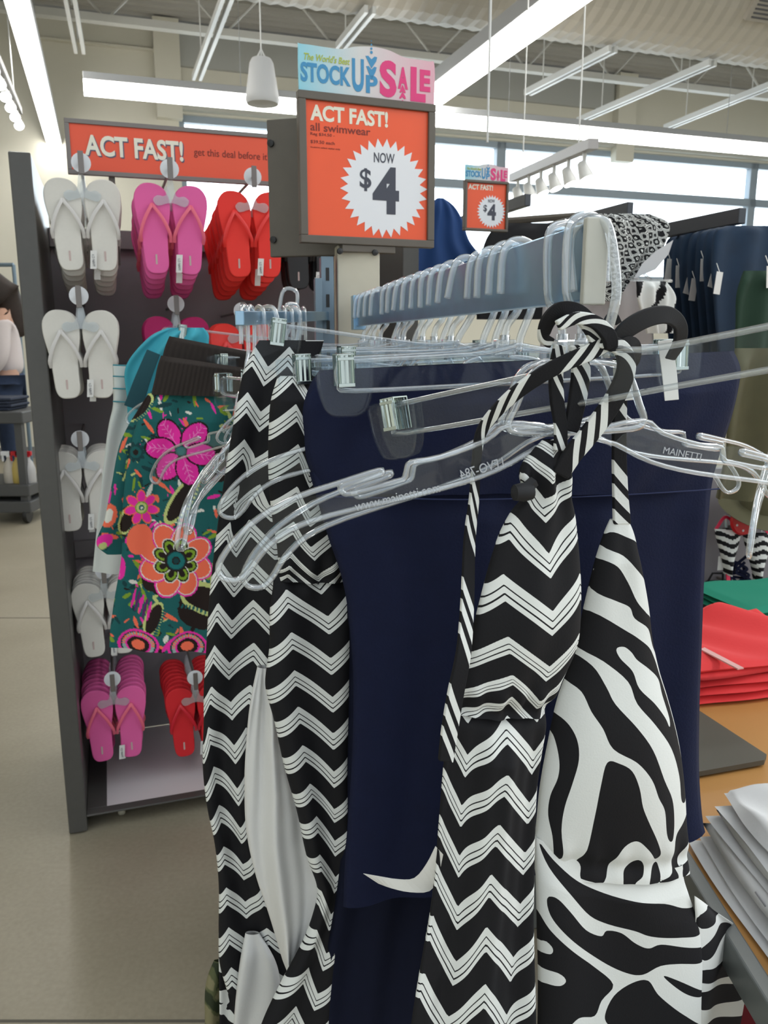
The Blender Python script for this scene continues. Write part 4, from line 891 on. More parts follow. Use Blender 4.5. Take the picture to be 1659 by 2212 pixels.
for i in range(26):
    x = rb.uniform(470, 560); y = rb.uniform(1760, 2280); r = rb.uniform(10, 24); BL.append([(x+r*math.cos(a)*rb.uniform(.5, 1.5), y+r*.7*math.sin(a)*rb.uniform(.6, 1.4)) for a in np.linspace(0, 2*math.pi, 8)[:-1]])
bl = sdf(BL)
cloth('body', GZ, [(1700, 468, 590), (1850, 474, 600), (2000, 472, 600), (2212, 474, 590), (2400, 470, 580)], M_ZEB, t5, 40, 140, .006, [(2, .004, 0, .6)], pat=lambda X, Y: 1-bl(X, Y))
GM = PL(GE.o+GE.n*.012, GE.deg)
cloth('lining', GM, [(2015, 530, 560), (2060, 520, 590), (2120, 512, 606), (2212, 504, 596), (2400, 500, 590)], M_LIN, t5, 24, 40, .008, [(1.2, .004, .4, .5)])
# --- camouflage bottoms low on the left
def camo(PX, PY):
    c = np.zeros(PX.shape+(3,)); a = np.sin(PX/9+np.sin(PY/13)*2)+np.sin(PY/11+np.cos(PX/7)); c[:] = (.10, .11, .05); c[a > .4] = (.03, .04, .02); c[a < -.5] = (.22, .20, .11); return c
GC = PL(GE.o-GE.n*.07, 30)
t = thing('camouflage_shorts', 'green camouflage cloth at the bottom edge left of the chevron dress', 'shorts', GC.pt(470, 2212))
cloth('body', GC, [(2075, 462, 520), (2110, 447, 540), (2212, 440, 560), (2400, 436, 580)], M_PRINT, t, 40, 90, .01, [(2, .004, 0, .4)], col=camo)
# --- floral shorts
rF, MF = HG['F']
GF = PL(MF @ Vector((-.123, 0, CZ))-Vector((.34, -.94, 0))*-.016, 20)
TEALC = np.array((.012, .115, .115)); PINK = (.86, .03, .38); LPINK = (.95, .22, .60); ORG = (.93, .17, .09); GRNC = (.22, .36, .03); LIM = (.55, .62, .22); BRN = (.018, .010, .008); WHT = (.75, .75, .68); DTEAL = (.008, .05, .055); PURP = (.12, .02, .14)
def zz(x, y): return (200+.3617*x, 660+.3617*y)
rf = random.Random(11)
def floral(PX, PY):
    C = np.zeros(PX.shape+(3,)); C[:] = TEALC
    def ell(cx, cy, a, b, rot, col, soft=None):
        c, s = math.cos(rot), math.sin(rot); dx = PX-cx; dy = PY-cy; X = dx*c+dy*s; Y = -dx*s+dy*c
        C[(X/a)**2+(Y/b)**2 < 1] = col
    def petal(cx, cy, ang, r0, L, wd, cols):
        for k, (sc, col) in enumerate(cols):
            l = L*sc; ell(cx+math.cos(ang)*(r0+L/2), cy+math.sin(ang)*(r0+L/2), l/2, wd*sc/2, ang, col)
    for i in range(620):
        x = rf.uniform(205, 640); y = rf.uniform(845, 1410); col = rf.choice([ORG, GRNC, GRNC, DTEAL, DTEAL, PINK, WHT, BRN, LIM, ORG]); r = rf.uniform(2, 10); ell(x, y, r*rf.uniform(.8, 2.6), r*.5, rf.uniform(0, 3.1), col)
    for cx, cy, a, b, rot in ((430, 1310, 50, 44, .3), (470, 1000, 30, 40, 0), (330, 1240, 22, 34, .4)): ell(cx, cy, a, b, rot, BRN)
    # leafy swirls with a serrated edge
    for cx, cy, a, b, rot in ((390, 1075, 62, 22, -1.0), (275, 1120, 34, 18, -1.2), (445, 1290, 60, 34, .3), (330, 1330, 40, 18, -1.2), (300, 880, 40, 20, -.8)):
        ell(cx, cy, a, b, rot, LIM); 
        for k in range(14):
            q = k/13*2-1; ell(cx+math.cos(rot)*a*q*.95-math.sin(rot)*b*.8, cy+math.sin(rot)*a*q*.95+math.cos(rot)*b*.8, 2.4, 5, rot, TEALC)
        ell(cx, cy, a*.86, b*.72, rot, BRN)
    def flower(cx, cy, n, a0, r0, L, wd, cols, core):
        for i in range(n): petal(cx, cy, a0+2*math.pi*i/n, r0, L, wd, cols)
        for r, col in core: ell(cx, cy, r, r, 0, col)
    # orange flower
    ox, oy = zz(490, 1505)
    flower(ox, oy, 8, .35, 16, 64, 50, [(1.12, PINK), (1.0, WHT), (.93, ORG)], [])
    for i in range(8):
        a = .35+2*math.pi*i/8; petal(ox, oy, a, 12, 36, 27, [(1.15, WHT), (1.0, BRN), (.8, GRNC), (.45, BRN)])
    for r, col in ((24, BRN), (20, DTEAL), (18, (.01, .16, .16)), (9, BRN), (6, DTEAL)): ell(ox, oy, r, r, 0, col)
    # pink flower
    px, py = zz(520, 860)
    for a in (-2.15, -.85, -3.05, 2.2, 1.25, .15):
        petal(px, py, a, 12, 62, 44, [(1.14, BRN), (1.0, PINK)])
        for k in range(4):
            t_ = .3+.18*k; bx = px+math.cos(a)*(12+62*t_); by = py+math.sin(a)*(12+62*t_)
            for sgn in (-1, 1): ell(bx+math.cos(a+sgn*.9)*6, by+math.sin(a+sgn*.9)*6, 8, .9, a+sgn*.8, LPINK)
        ell(px+math.cos(a)*43, py+math.sin(a)*43, 28, 1.0, a, LPINK)
    for r, col in ((11, TEALC), (8, (.02, .17, .17))): ell(px, py, r, r, 0, col)
    sx, sy = zz(290, 1200)
    flower(sx, sy, 7, .2, 10, 26, 16, [(1.25, ORG), (1.0, PINK)], [(14, GRNC), (11, LIM), (6, TEALC), (3, WHT)])
    dx_, dy_ = zz(255, 870); flower(dx_, dy_, 10, 0, 8, 14, 9, [(1.0, DTEAL)], [(16, DTEAL), (12, (.01, .10, .10)), (6, BRN)])
    for cx, cy in (zz(270, 2010), zz(560, 2020)):
        for r, col in ((44, PINK), (38, DTEAL), (34, (.3, .42, .40)), (27, PINK), (23, BRN), (14, ORG)): ell(cx, cy, r, r*.72, 0, col)
        for k in range(16): a = math.pi*k/15+math.pi; ell(cx+31*math.cos(a), cy+22*math.sin(a), 1.6, 4, a+1.57, ORG)
    cx, cy = zz(160, 1560); ell(cx, cy, 13, 26, 0, PINK); ell(cx, cy, 1, 24, 0, LPINK)
    cx, cy = zz(300, 1770)
    for k in range(5): ell(cx-20+8*k, cy-10+6*k, 3, 22, .25, PURP if k % 2 else PINK)
    ell(*zz(95, 1250), 18, 26, .3, ORG); ell(*zz(95, 1250), 9, 15, .3, WHT); ell(*zz(70, 1400), 20, 14, -.5, PINK); ell(*zz(60, 1430), 10, 7, -.5, LIM); ell(*zz(280, 1390), 28, 34, .2, ORG)
    return C
t6 = thing('board_shorts', 'tropical floral print shorts with a dark brown ribbed waistband', 'shorts', GF.pt(380, 1400))
GFb = PL(GF.o-GF.n*.03, 20)
cloth('short_leg', GFb, [(850, 320, 560), (950, 262, 520), (1050, 240, 520), (1120, 226, 520), (1180, 211, 500), (1196, 230, 480)], M_PRINT, t6, 130, 160, .010, [(2.2, .004, 0, .3)], col=floral)
cloth('short_leg', GF, [(845, 326, 620), (900, 300, 620), (1000, 275, 620), (1100, 264, 620), (1200, 262, 620), (1300, 246, 620), (1360, 238, 620), (1398, 236, 1408, 620)], M_PRINT, t6, 200, 300, .016, [(2.6, .006, .3, .5), (6, .0015, .3, 1.1)], col=floral)
M_WB = mat('brown_rib', (.022, .015, .012), .85, bump=.6, scale=40)
cloth('waistband', GF, [(768, 348, 808, 620), (785, 342, 818, 620), (820, 334, 838, 620), (852, 326, 858, 620)], M_WB, t6, 90, 40, .017, [(30, .0012, 0, 0)])
cloth('waistband_back', GFb, [(726, 366, 772, 600), (745, 358, 790, 600), (790, 346, 820, 600)], M_WB, t6, 60, 20, .006, [(20, .001, 0, 0)])
# --- turquoise and white shorts behind
rG, MG_ = HG['G']
GT = PL(MG_ @ Vector((-.163, 0, CZ+.0)), 20)
t7 = thing('swim_shorts', 'turquoise shorts peeking out behind the floral shorts', 'shorts', GT.pt(330, 950))
cloth('body', GT, [(708, 362, 440), (722, 330, 450), (745, 304, 450), (790, 272, 450), (860, 274, 450), (960, 280, 450)], mat('turquoise_cloth', (.045, .36, .46), .8), t7, 40, 60, .012, [(3, .006, .2, .9)])
strap('fold_shade', GT, [(330, 760, 30, .016), (306, 820, 34, .016), (286, 880, 40, .014)], mat('fold_shade_teal', (.01, .07, .09), .8), t7, stripes=False, th=.004)  # shadow in the folds, painted as a darker teal strip
GW = PL(GT.o-GT.n*.03, 20)
t8 = thing('swim_shorts', 'white shorts with thin teal waist stripes at the far left of the rack', 'shorts', GW.pt(240, 1230))
cloth('body', GW, [(788, 243, 420), (830, 244, 420), (880, 243, 420), (910, 236, 420), (1000, 224, 420), (1100, 213, 420), (1236, 200, 420)], mat('white_cotton', (.60, .64, .62), .8), t8, 40, 80, .010, [(3, .005, .2, .6)])
for y in (788, 812, 838, 866): strap('waist_stripe', GW, [(243, y, 3, .0115), (265, y+1, 3, .0125), (290, y+2, 3, .013)], mat('teal_thread', (.05, .25, .30), .7), t8, stripes=False, th=.001)

# ================================================================== RIGHT SIDE: RACKS BEHIND
M_DNAVY = mat('flare_blue_knit', (.004, .022, .055), .8, noise=.3, scale=25); M_BBLUE = mat('bright_navy_knit', (.006, .05, .19), .75)  # blue of the lens flare is mixed into the dark swim tops' colour
M_OLIVE = mat('olive_twill', (.085, .080, .040), .85, noise=.2, scale=30); M_DGRN = mat('dark_green_knit', (.008, .035, .018), .85)
M_PALE = mat('pale_grey_knit', (.42, .40, .41), .8, noise=.08, scale=20); M_BLKK = mat('black_knit', (.007, .007, .009), .85)
YR = 2.3
rp = WY(1250, 700, YR+.5); rp.z = 0
t_r2 = thing('clothes_rack', 'grey clothes rack behind the near one with dark slanting arms of swim tops', 'clothes rack', rp)
part('post', MB().box(rp+ZZ*.72, (.05, .05, 1.44), (A1, A2, ZZ)), M_POST, t_r2, bevel=.002)
part('base_foot', MB().box(rp+ZZ*.03, (1.1, .07, .05), (A1, A2, ZZ)).box(rp+ZZ*.03, (.07, .9, .05), (A1, A2, ZZ)), M_BRN, t_r2)
arms = []
for px, py, Yn, L in ((1141, 432, 2.5, .55), (1362, 450, 2.35, .7), (1604, 466, 1.9, .9)):
    a = WY(px, py, Yn); b = a+A2*L; c = (a+b)/2; arms.append((a, b))
    part('face_out_arm', MB().box(c, (.02, L, .034), (A1, A2, ZZ)), mat('dark_arm', (.06, .065, .075), .4, .4), t_r2, bevel=.002)
    part('cross_rail', MB().box(b-ZZ*.0+A1*0, (.03, .03, .05), (A1, A2, ZZ)).tube([b, Vector((rp.x, rp.y, b.z))], .012, 8), M_BRN, t_r2)
def back_garment(name, label, cat, px, py, Y, rows, m, group=None, deg=18.6, tags=(), th=.012, folds=((3, .006, .3, .5),), hook=None, **k):
    pl = PL(WY(px, py, Y), deg); t = thing(name, label, cat, pl.pt(px, rows[-1][0]), group=group)
    cloth('body', pl, rows, m, t, 26, 34, th, list(folds), **k)
    if hook is not None:
        tc_ = pl.pt((rows[0][1]+rows[0][2])/2, rows[0][0]-2); q_ = arms[hook][0].lerp(arms[hook][1], .35)
        part('wire_hanger', MB().tube([tc_-pl.u*.05, tc_, tc_+pl.u*.05], .003, 6).tube([tc_, q_+ZZ*.012], .003, 6), M_HOOK, t)
    for (x, y, w_, h_, rot) in tags:
        u = (pl.u*math.cos(rot)+ZZ*math.sin(rot)); v = (ZZ*math.cos(rot)-pl.u*math.sin(rot)); c = pl.pt(x, y, th+.012); sc = (c-CAM).length/F
        part('paper_tag', MB().box(c, (w_*sc, .0006, h_*sc), (u, pl.n, v)), M_PAPER, t)
        part('tag_loop', MB().tube([c+v*h_*sc*.45, c+v*h_*sc*.45+ZZ*.02-pl.n*.012], .0008, 4), M_PAPER, t)
    return pl, t
back_garment('swimsuit', 'bright navy swim top rising just right of the big sale sign', 'swimwear', 965, 520, 2.5, [(428, 944, 958), (440, 930, 975), (470, 915, 995), (520, 900, 1012), (580, 890, 1060), (680, 885, 1090)], M_BBLUE)
back_garment('swimsuit', 'black folded-over top behind the small distant sale sign', 'swimwear', 1170, 520, 2.45, [(482, 1092, 1236), (500, 1060, 1256), (540, 1040, 1262), (600, 1030, 1266), (690, 1030, 1266)], M_BLKK)
dia = lambda X, Y: 20+(np.abs(((X+Y*.6)/26) % 1-.5)+np.abs(((X*.7-Y)/24) % 1-.5))*2.2
pl, t = back_garment('swimsuit', 'black and white geometric print top hanging right of the steel arm end', 'swimwear', 1350, 540, 1.75, [(462, 1262, 1404), (480, 1268, 1440), (520, 1280, 1436), (570, 1292, 1400), (620, 1300, 1350), (650, 1304, 1330)], M_STRAP, pat=dia)
part('paper_tag', MB().prism([pl.sz(*p) for p in ((1350, 604), (1368, 572), (1398, 545), (1434, 522), (1424, 552), (1396, 585))], lambda a, b, q: pl.w(a, b, q), .03, .0306), mat('pale_card', (.52, .53, .55), .6), t)
for i in range(7):
    x0 = 1446+17*i; Y = 2.25-.075*i; top = 500-3*i; lift = 90
    back_garment('swimsuit', 'dark blue swim top on the right arm, %s from its back end' % (['nearest' if 0 else 'first', 'second', 'third', 'fourth', 'fifth', 'sixth', 'seventh'][i]), 'swimwear', x0+120, 600, Y,
                 [(top+6, x0+20, x0+150), (top+16, x0-4, x0+190), (top+80, x0-16, x0+205), (top+170, x0-10, x0+205), (top+290, x0+4, x0+210)], M_DNAVY, group='dark blue swim tops', tags=[(x0-14+4*(i % 3), 585+14*((i*5) % 4), 15, 42, (-.1, .05, -.25)[i % 3])])
for k, (x, y, rot) in enumerate(((1497, 532, .35), (1455, 530, -.5), (1520, 585, -.25))):
    pass
st = lambda X, Y: .5+.45*np.sign(np.sin((X*.8+Y*.35)/6.5)-.55)
back_garment('swimsuit', 'pale top with dark slanting stripes under the tagged dark blue tops', 'swimwear', 1415, 660, 1.72, [(608, 1374, 1440), (640, 1372, 1456), (680, 1386, 1452), (720, 1400, 1450)], M_ZEB, pat=st, hook=1)
back_garment('swimsuit', 'plain pale grey top below the steel arm end', 'swimwear', 1290, 700, 1.8, [(600, 1180, 1380), (660, 1170, 1400), (740, 1165, 1410), (820, 1160, 1420)], M_PALE, hook=1)
back_garment('swimsuit', 'dark green top at the right edge beneath the blue tops', 'swimwear', 1640, 680, 1.5, [(585, 1606, 1720), (620, 1590, 1740), (720, 1585, 1740), (800, 1590, 1740)], M_DGRN, tags=[(1640, 600, 14, 40, .1)])
back_garment('twill_shorts', 'olive green shorts at the right edge behind the navy garment', 'shorts', 1630, 900, 1.25, [(752, 1588, 1760), (800, 1570, 1760), (880, 1560, 1760), (980, 1556, 1760), (1078, 1550, 1680)], M_OLIVE, folds=((2.2, .012, .3, .4),))
# extra clear hanger standing on the right edge
P0_ = WY(1700, 640, .98)
def loose_hanger(label, p, yaw):
    t = thing('dress_hanger', label, 'hanger', p); M = hM(p, yaw); MW[t.name] = M; t.matrix_world = M
    part('hook', hook_mb(MB(), JZ+.058), M_HOOK, t, local=True, smooth=2)
    lp = flatpoly([(-.041, .001), (0, .0), (.041, .001), (.050, .006), (.046, .016), (.036, .036), (.024, .043), (0, .0445), (-.024, .043), (-.036, .036), (-.046, .016), (-.050, .006)], 4)
    part('neck_loop', MB().tube([(a, 0, b+JZ) for a, b in lp], .0030, 6, True).tube([(0, 0, JZ+.0445), (0, 0, JZ+.062)], .0045, 8), M_RIM, t, local=True, smooth=2)
    for s in (-1, 1):
        a = part('arm', MB().tube([(x*s, 0, z+JZ) for x, z in flatpoly(ARM_T, 3)], .0026, 6, True), M_RIM, t, local=True, smooth=2)
        part('arm_web', MB().prism([(x*s, z+JZ) for x, z in WEB], fxz, -.0006, .0006), M_CLEAR, a, local=True)
loose_hanger('clear dress hanger at the right edge in front of the olive shorts', WY(1705, 690, .95), 60)
# ------------------------------------------------------------------ peg wall with swimwear bits
PW = PL(WY(1580, 1200, 2.05), 14)
c0 = PW.pt(1580, 1200)
t_pw = thing('peg_display', 'grey lilac peg display behind the folded tees', 'display rack', Vector((c0.x, c0.y, 0)))
z_t = PW.pt(1580, 1010).z
part('back_panel', MB().box(PW.w(.1, -c0.z/2+(z_t-c0.z)/2, 0)+ZZ*0, (.9, .02, z_t), (PW.u, PW.n, ZZ)), M_BACKP, t_pw)
part('base_shelf', MB().box(Vector((0, 0, 0))+PW.w(.1, -c0.z+.05, .18), (.9, .36, .1), (PW.u, PW.n, ZZ)), M_RACK, t_pw)
for px, py in ((1570, 1135), (1640, 1140), (1545, 1245), (1600, 1090)): part('peg', MB().tube([PW.pt(px, py, .01), PW.pt(px, py, .10)], .004, 8), MATS['peg_metal'], t_pw)
wave = lambda X, Y: .5+.42*np.sign(np.sin(Y/3.0+np.sin(X/7.0)*1.2))
def bikini(label, cx, cy, w_, h_):
    pl = PL(PW.pt(cx, cy, .09), 14); t = thing('bikini', label, 'bikini top', pl.pt(cx, cy+h_), group='striped bikini tops')
    cloth('cup', pl, [(cy, cx-w_*.5, cx+w_*.5), (cy+h_*.35, cx-w_*.34, cx+w_*.36), (cy+h_*.7, cx-w_*.16, cx+w_*.16), (cy+h_, cx-w_*.03, cx+w_*.03)], M_ZEB, t, 30, 40, .018, pat=wave)
    strap('string', pl, [(cx, cy+h_-2, 8, 0), (cx+2, cy+h_+40, 8, .002), (cx-4, cy+h_+90, 8, .0)], mat('coral_string', (.75, .03, .10), .6), t, stripes=False, th=.003)
    strap('string', pl, [(cx-w_*.45, cy+2, 6, 0), (cx-w_*.1, cy-26, 6, .004), (cx+w_*.4, cy+2, 6, .0)], MATS['coral_string'], t, stripes=False, th=.003)
    part('clip_hook', MB().tube([pl.pt(cx-6, cy-4, .004), pl.pt(cx-6, cy-30, .002), pl.pt(cx+6, cy-30, .002), pl.pt(cx+6, cy-4, .004)], .003, 6), M_HOOK, t)
bikini('black and white striped bikini cup beside the navy garment edge', 1572, 1142, 58, 100)
bikini('black and white striped bikini cup cut by the right picture edge', 1636, 1152, 66, 104)
for cx, cy, n_ in ((1604, 1250, 0), (1590, 1215, 1)):
    pl = PL(PW.pt(cx, cy, .05), 14); t = thing('string_bikini', 'tangled dark navy strings hanging %s' % ('behind the two striped cups' if n_ else 'below the gap between the striped cups'), 'bikini top', pl.pt(cx, cy+80)); r_ = random.Random(cx)
    for q in range(5): strap('string', pl, [(cx+r_.uniform(-22, 22), cy+r_.uniform(-20, 0)+14*i*1.2, 5, .004*q) for i in range(7)], M_NAVY, t, stripes=False, th=.003)
pl = PL(PW.pt(1608, 1122, .11), 14); c = pl.pt(1608, 1122)
t = thing('hair_flower', 'red round dotted accessory on the peg display', 'accessory', c)
part('disc', MB().lathe([(0, -.006), (.036, -.006), (.04, 0), (.036, .006), (0, .007)], c, 26, pl.n), mat('red_gloss', (.62, .008, .015), .35), t, smooth=1)
for i in range(7): a = i*.9; part('dot', MB().lathe([(0, 0), (.003, 0), (.003, .001), (0, .0012)], c+pl.n*.0062+pl.u*.027*math.cos(a)+ZZ*.027*math.sin(a), 10, pl.n), M_INKW, t)
hc = PW.pt(1560, 1075, .13)
t = thing('sun_hat', 'khaki brimmed hat hanging above the striped bikini cups', 'hat', hc)
part('brim', MB().lathe([(.04, .0), (.085, -.014), (.088, -.012), (.042, .004)], hc, 28, (.2, -.35, 1)), M_OLIVE, t, smooth=1)
part('crown', MB().lathe([(.043, 0), (.042, .03), (.034, .05), (0, .055)], hc, 24, (.2, -.35, 1)), M_OLIVE, t, smooth=1)
pl = PL(PW.pt(1545, 1280, .06), 14)
t = thing('beach_bag', 'small black pouch hanging low on the peg display', 'bag', pl.pt(1545, 1330))
cloth('body', pl, [(1255, 1525, 1565), (1270, 1516, 1576), (1300, 1510, 1582), (1330, 1512, 1580)], M_BLKK, t, 20, 20, .02)
part('handle', MB().tube([pl.pt(1528, 1258), pl.pt(1534, 1236, .01), pl.pt(1556, 1236, .01), pl.pt(1562, 1258)], .003, 6), M_BLKK, t, smooth=1)
part('paper_tag', MB().box(pl.pt(1546, 1212, .02), (.016, .0008, .036), (pl.u, pl.n, ZZ)), M_PAPER, t)

# ------------------------------------------------------------------ table with folded tees
ZT = .70
M_WOOD = mat('honey_wood', (.50, .25, .075), .42, noise=.12, scale=6)
ta = WZ(1500, 1885, ZT); tb = WZ(1659, 2140, ZT); tdir = (ta-tb); tdir.z = 0; tdir.normalize(); tr_ = Vector((tdir.y, -tdir.x, 0))
o = tb-tdir*.25; TL = 1.25; TWd = .95
t = thing('display_table', 'honey wood display table with a grey metal edge', 'table', o+tdir*TL/2+tr_*TWd/2-ZZ*ZT)
axt = (tr_, tdir, ZZ)
part('table_top', MB().box(o+tdir*TL/2+tr_*(TWd/2)-ZZ*.012, (TWd-.012, TL, .022), axt), M_WOOD, t)
M_EDGE = mat('table_edge_grey', (.16, .17, .165), .4)
part('edge_rail', MB().box(o+tdir*TL/2+tr_*0-ZZ*.016, (.016, TL, .036), axt), M_EDGE, t, bevel=.002)
for a_, b_ in ((.03, .05), (.03, TL-.05), (TWd-.03, .05), (TWd-.03, TL-.05)): part('leg', MB().box(o+tr_*a_+tdir*b_+ZZ*(-ZT/2-.014), (.04, .04, ZT-.034), axt), M_EDGE, t, bevel=.002)
part('lower_shelf', MB().box(o+tdir*TL/2+tr_*TWd/2-ZZ*(ZT-.30), (TWd-.05, TL-.06, .02), axt), M_EDGE, t)
def tee(label, corner, ux, uy, w_, l_, th, m, group, seed, rump=0.0, name='folded_tee'):
    """folded tee: rounded soft slab with a rolled folded edge; corner is its near left lower corner"""
    r_ = random.Random(seed); nx, ny = (44, 34) if rump else (22, 18); vs = []; fs = []
    def hgt(a, b): e = min(a, 1-a)*w_; g = min(b, 1-b)*l_; k = min(1, (min(e, g)/.012)); return math.sqrt(max(0, 1-(1-k)**2))
    ph = [r_.uniform(0, 6) for _ in range(6)]
    for side in (1, 0):
        for j in range(ny):
            for i in range(nx):
                a = i/(nx-1); b = j/(ny-1); h = hgt(a, b); wob = .0015*math.sin(a*9+ph[0])*math.sin(b*7+ph[1])
                p = Vector(corner)+Vector(ux)*(a*w_+.003*math.sin(b*6+ph[2]))+Vector(uy)*(b*l_+.003*math.sin(a*8+ph[3]))
                ru = rump*h*(b**.7)*(.45+.3*math.sin(a*7+ph[4]+3*b)+.25*math.sin(a*15+b*9+ph[5])) if side else 0
                vs.append(p+ZZ*(th*.5+(th*.5*h+wob*h)*(1 if side else -1)+ru))
    N = nx*ny
    for s_ in (0, 1):
        for j in range(ny-1):
            for i in range(nx-1):
                q = [s_*N+j*nx+i, s_*N+j*nx+i+1, s_*N+(j+1)*nx+i+1, s_*N+(j+1)*nx+i]; fs.append(tuple(q if s_ == 0 else q[::-1]))
    bd = [i for i in range(nx)]+[j*nx+nx-1 for j in range(1, ny)]+[(ny-1)*nx+i for i in range(nx-2, -1, -1)]+[j*nx for j in range(ny-2, 0, -1)]
    for k in range(len(bd)): a = bd[k]; b = bd[(k+1) % len(bd)]; fs.append((a, N+a, N+b, b))
    t = thing(name, label, 'folded clothes', Vector(corner)+Vector(ux)*w_/2+Vector(uy)*l_/2, group=group)
    part('body', MB().add(vs, fs), m, t, smooth=2); return t
M_RED = mat('coral_cotton', (.74, .042, .045), .85, bump=.15, scale=200); M_GREEN = mat('teal_cotton', (.006, .24, .15), .85); M_WHT = mat('white_jersey', (.66, .66, .66), .85, bump=.1, scale=150)
rc = WZ(1496, 1533, ZT); rd = WZ(1640, 1515, ZT); ux = (rd-rc).normalized(); uy = Vector((-ux.y, ux.x, 0)); TH = .0125
NR = 5
for i in range(NR):
    tt = tee('coral red folded tee, %s in its stack' % (['bottom one', 'second from bottom', 'middle one', 'second from top', 'top one with a white print'][i]), rc+ux*(.003*(i % 2))+uy*(.002*i)+ZZ*TH*i, ux, uy, .27, .20, TH, M_RED, 'coral folded tees', i, rump=.032 if i == NR-1 else 0)
    if i == NR-1:
        tp = rc+ZZ*(TH*NR+.002)
        p0 = WZ(1512, 1400, tp.z+.006); p1 = WZ(1600, 1446, tp.z+.006)
        d_ = (p1-p0).normalized(); n_ = Vector((-d_.y, d_.x, 0))
        part('print', MB().box((p0+p1)/2+ZZ*.001, ((p1-p0).length, .011, .002), (d_, n_, ZZ)), mat('faded_print', (.72, .40, .38), .7), tt)
gc = WZ(1612, 1395, ZT)
for i in range(3): tee('teal green folded tee, %s of its stack behind the coral one' % ['bottom', 'middle', 'top'][i], gc+ux*.06+uy*(.07)+ZZ*TH*i, ux, uy, .25, .2, TH, M_GREEN, 'teal folded tees', 20+i)
wq0 = WZ(1512, 1862, ZT); wq1 = WZ(1659, 2085, ZT); wy = (wq0-wq1).normalized(); wxx = Vector((wy.y, -wy.x, 0)); NW = 7
for i in range(NW):
    k = i/(NW-1)
    tt = tee('white folded tee, %s of the near stack on the table corner' % ['bottom', 'second', 'third', 'fourth', 'fifth', 'sixth', 'top'][i], wq1-wy*.10+wxx*(.004*(i % 3)+.004*i)+ZZ*.0075*i, wxx, wy, .26, .10+(wq0-wq1).length+.03, .0075, M_WHT, 'white folded tees', 40+i)
    if i in (2, 3, 4): part('size_sticker', MB().box(wq1+wy*(.05-.03*(i-3))+wxx*(.004*(i % 3)+.004*i+.003)+ZZ*(.0075*i+.004), (.001, .020, .006), (wxx, wy, ZZ)), mat('grey_print', (.30, .30, .31), .6), tt)
tp = wq0+ZZ*(.0075*NW)
tt = tee('crumpled white tee lying loosely on top of the white folded stack', tp+wxx*.035-wy*.11, wxx, wy, .20, .15, .012, M_WHT, None, 77, rump=.022)
mp = [WZ(x, y, ZT+.003) for x, y in ((1470, 1518), (1655, 1640), (1650, 1652), (1440, 1690))]
mb = MB(); mb.add([p for p in mp]+[p+ZZ*.007 for p in mp], [(0, 1, 2, 3), (7, 6, 5, 4), (0, 4, 5, 1), (1, 5, 6, 2), (2, 6, 7, 3), (3, 7, 4, 0)])
solo('display_mat', mb, mat('grey_green_board', (.085, .080, .062), .6), 'flat grey green board lying on the honey wood table', 'board')
lc = WZ(1640, 2190, .42); tee('dark red folded clothes on the shelf under the table', Vector((o.x+.05, lc.y-.1, .312)), tr_, tdir, .28, .25, .05, mat('wine_cotton', (.22, .008, .02), .85), None, 91)

# ================================================================== FAR LEFT: CART, BOTTLES, SHOPPER
cb = WZ(70, 1133, 0); Yc = cb.y
def cz(py): return WY(60, py, Yc).z
cxr = cb.x; CW = .85; CDp = .5
t = thing('service_cart', 'dark grey service cart holding spray bottles at the far left', 'cart', Vector((cxr-CW/2, Yc+CDp/2, 0)))
zt1, zt2, zt3 = cz(890), cz(1048), .16
M_CART = mat('cart_grey', (.07, .072, .075), .5)
for nm, z_ in (('top_tray', zt1), ('middle_shelf', zt2), ('bottom_shelf', zt3)): part(nm, MB().box((cxr-CW/2, Yc+CDp/2, z_-.04), (CW, CDp, .08)), M_CART, t, bevel=.008)
for sx_ in (cxr-.05, cxr-CW+.05):
    for sy_ in (Yc+.05, Yc+CDp-.05):
        part('post', MB().box((sx_, sy_, zt1/2+.05), (.05, .05, zt1-.12)), M_CART, t)
        part('castor', MB().lathe([(0, -.015), (.055, -.015), (.06, 0), (.055, .015), (0, .015)], (sx_, sy_, .06), 16, (1, 0, 0)), M_BLACK, t, smooth=1)
def bottle(label, px, bodyc, trig):
    p = WY(px, 1046, Yc+.10); p.z = zt2
    t = thing('spray_bottle', label, 'spray bottle', p, group='spray bottles on the cart')
    part('body', MB().lathe([(0, 0), (.038, 0), (.042, .01), (.042, .10), (.03, .14), (.014, .165), (.014, .18), (0, .18)], p, 18), bodyc, t, smooth=1)
    part('trigger_head', MB().box(p+Vector((-.012, 0, .205)), (.075, .026, .03)).box(p+Vector((-.04, 0, .175)), (.012, .016, .05)).box(p+ZZ*.187, (.026, .026, .014)), trig, t, bevel=.004)
BR = mat('red_trigger', (.55, .01, .02), .4)
bottle('spray bottle with yellow liquid and a red trigger on the cart', 42, mat('yellow_liquid', (.55, .42, .12), .3), BR)
bottle('spray bottle with pale blue liquid and a red trigger on the cart', 55, mat('blue_liquid', (.30, .42, .55), .3), BR)
bottle('whitish spray bottle with a red trigger nearest the cart end', 66, mat('cloudy_plastic', (.45, .45, .46), .3), BR)
bottle('spray bottle with clear liquid on the cart, first from the left edge', 24, mat('pale_liquid', (.50, .47, .42), .3), M_INKW)
for i in range(4): solo('folded_jeans', MB().box((cxr-.33+.02*(i % 2), Yc+.22, zt1+.012+.022*i), (.42, .3, .02)), mat('dark_denim', (.022, .03, .055), .85, noise=.3, scale=60), '%s pair of folded dark jeans on top of the service cart' % ['bottom', 'second', 'third', 'topmost'][i], 'folded clothes', group='folded jeans', bevel=.008)
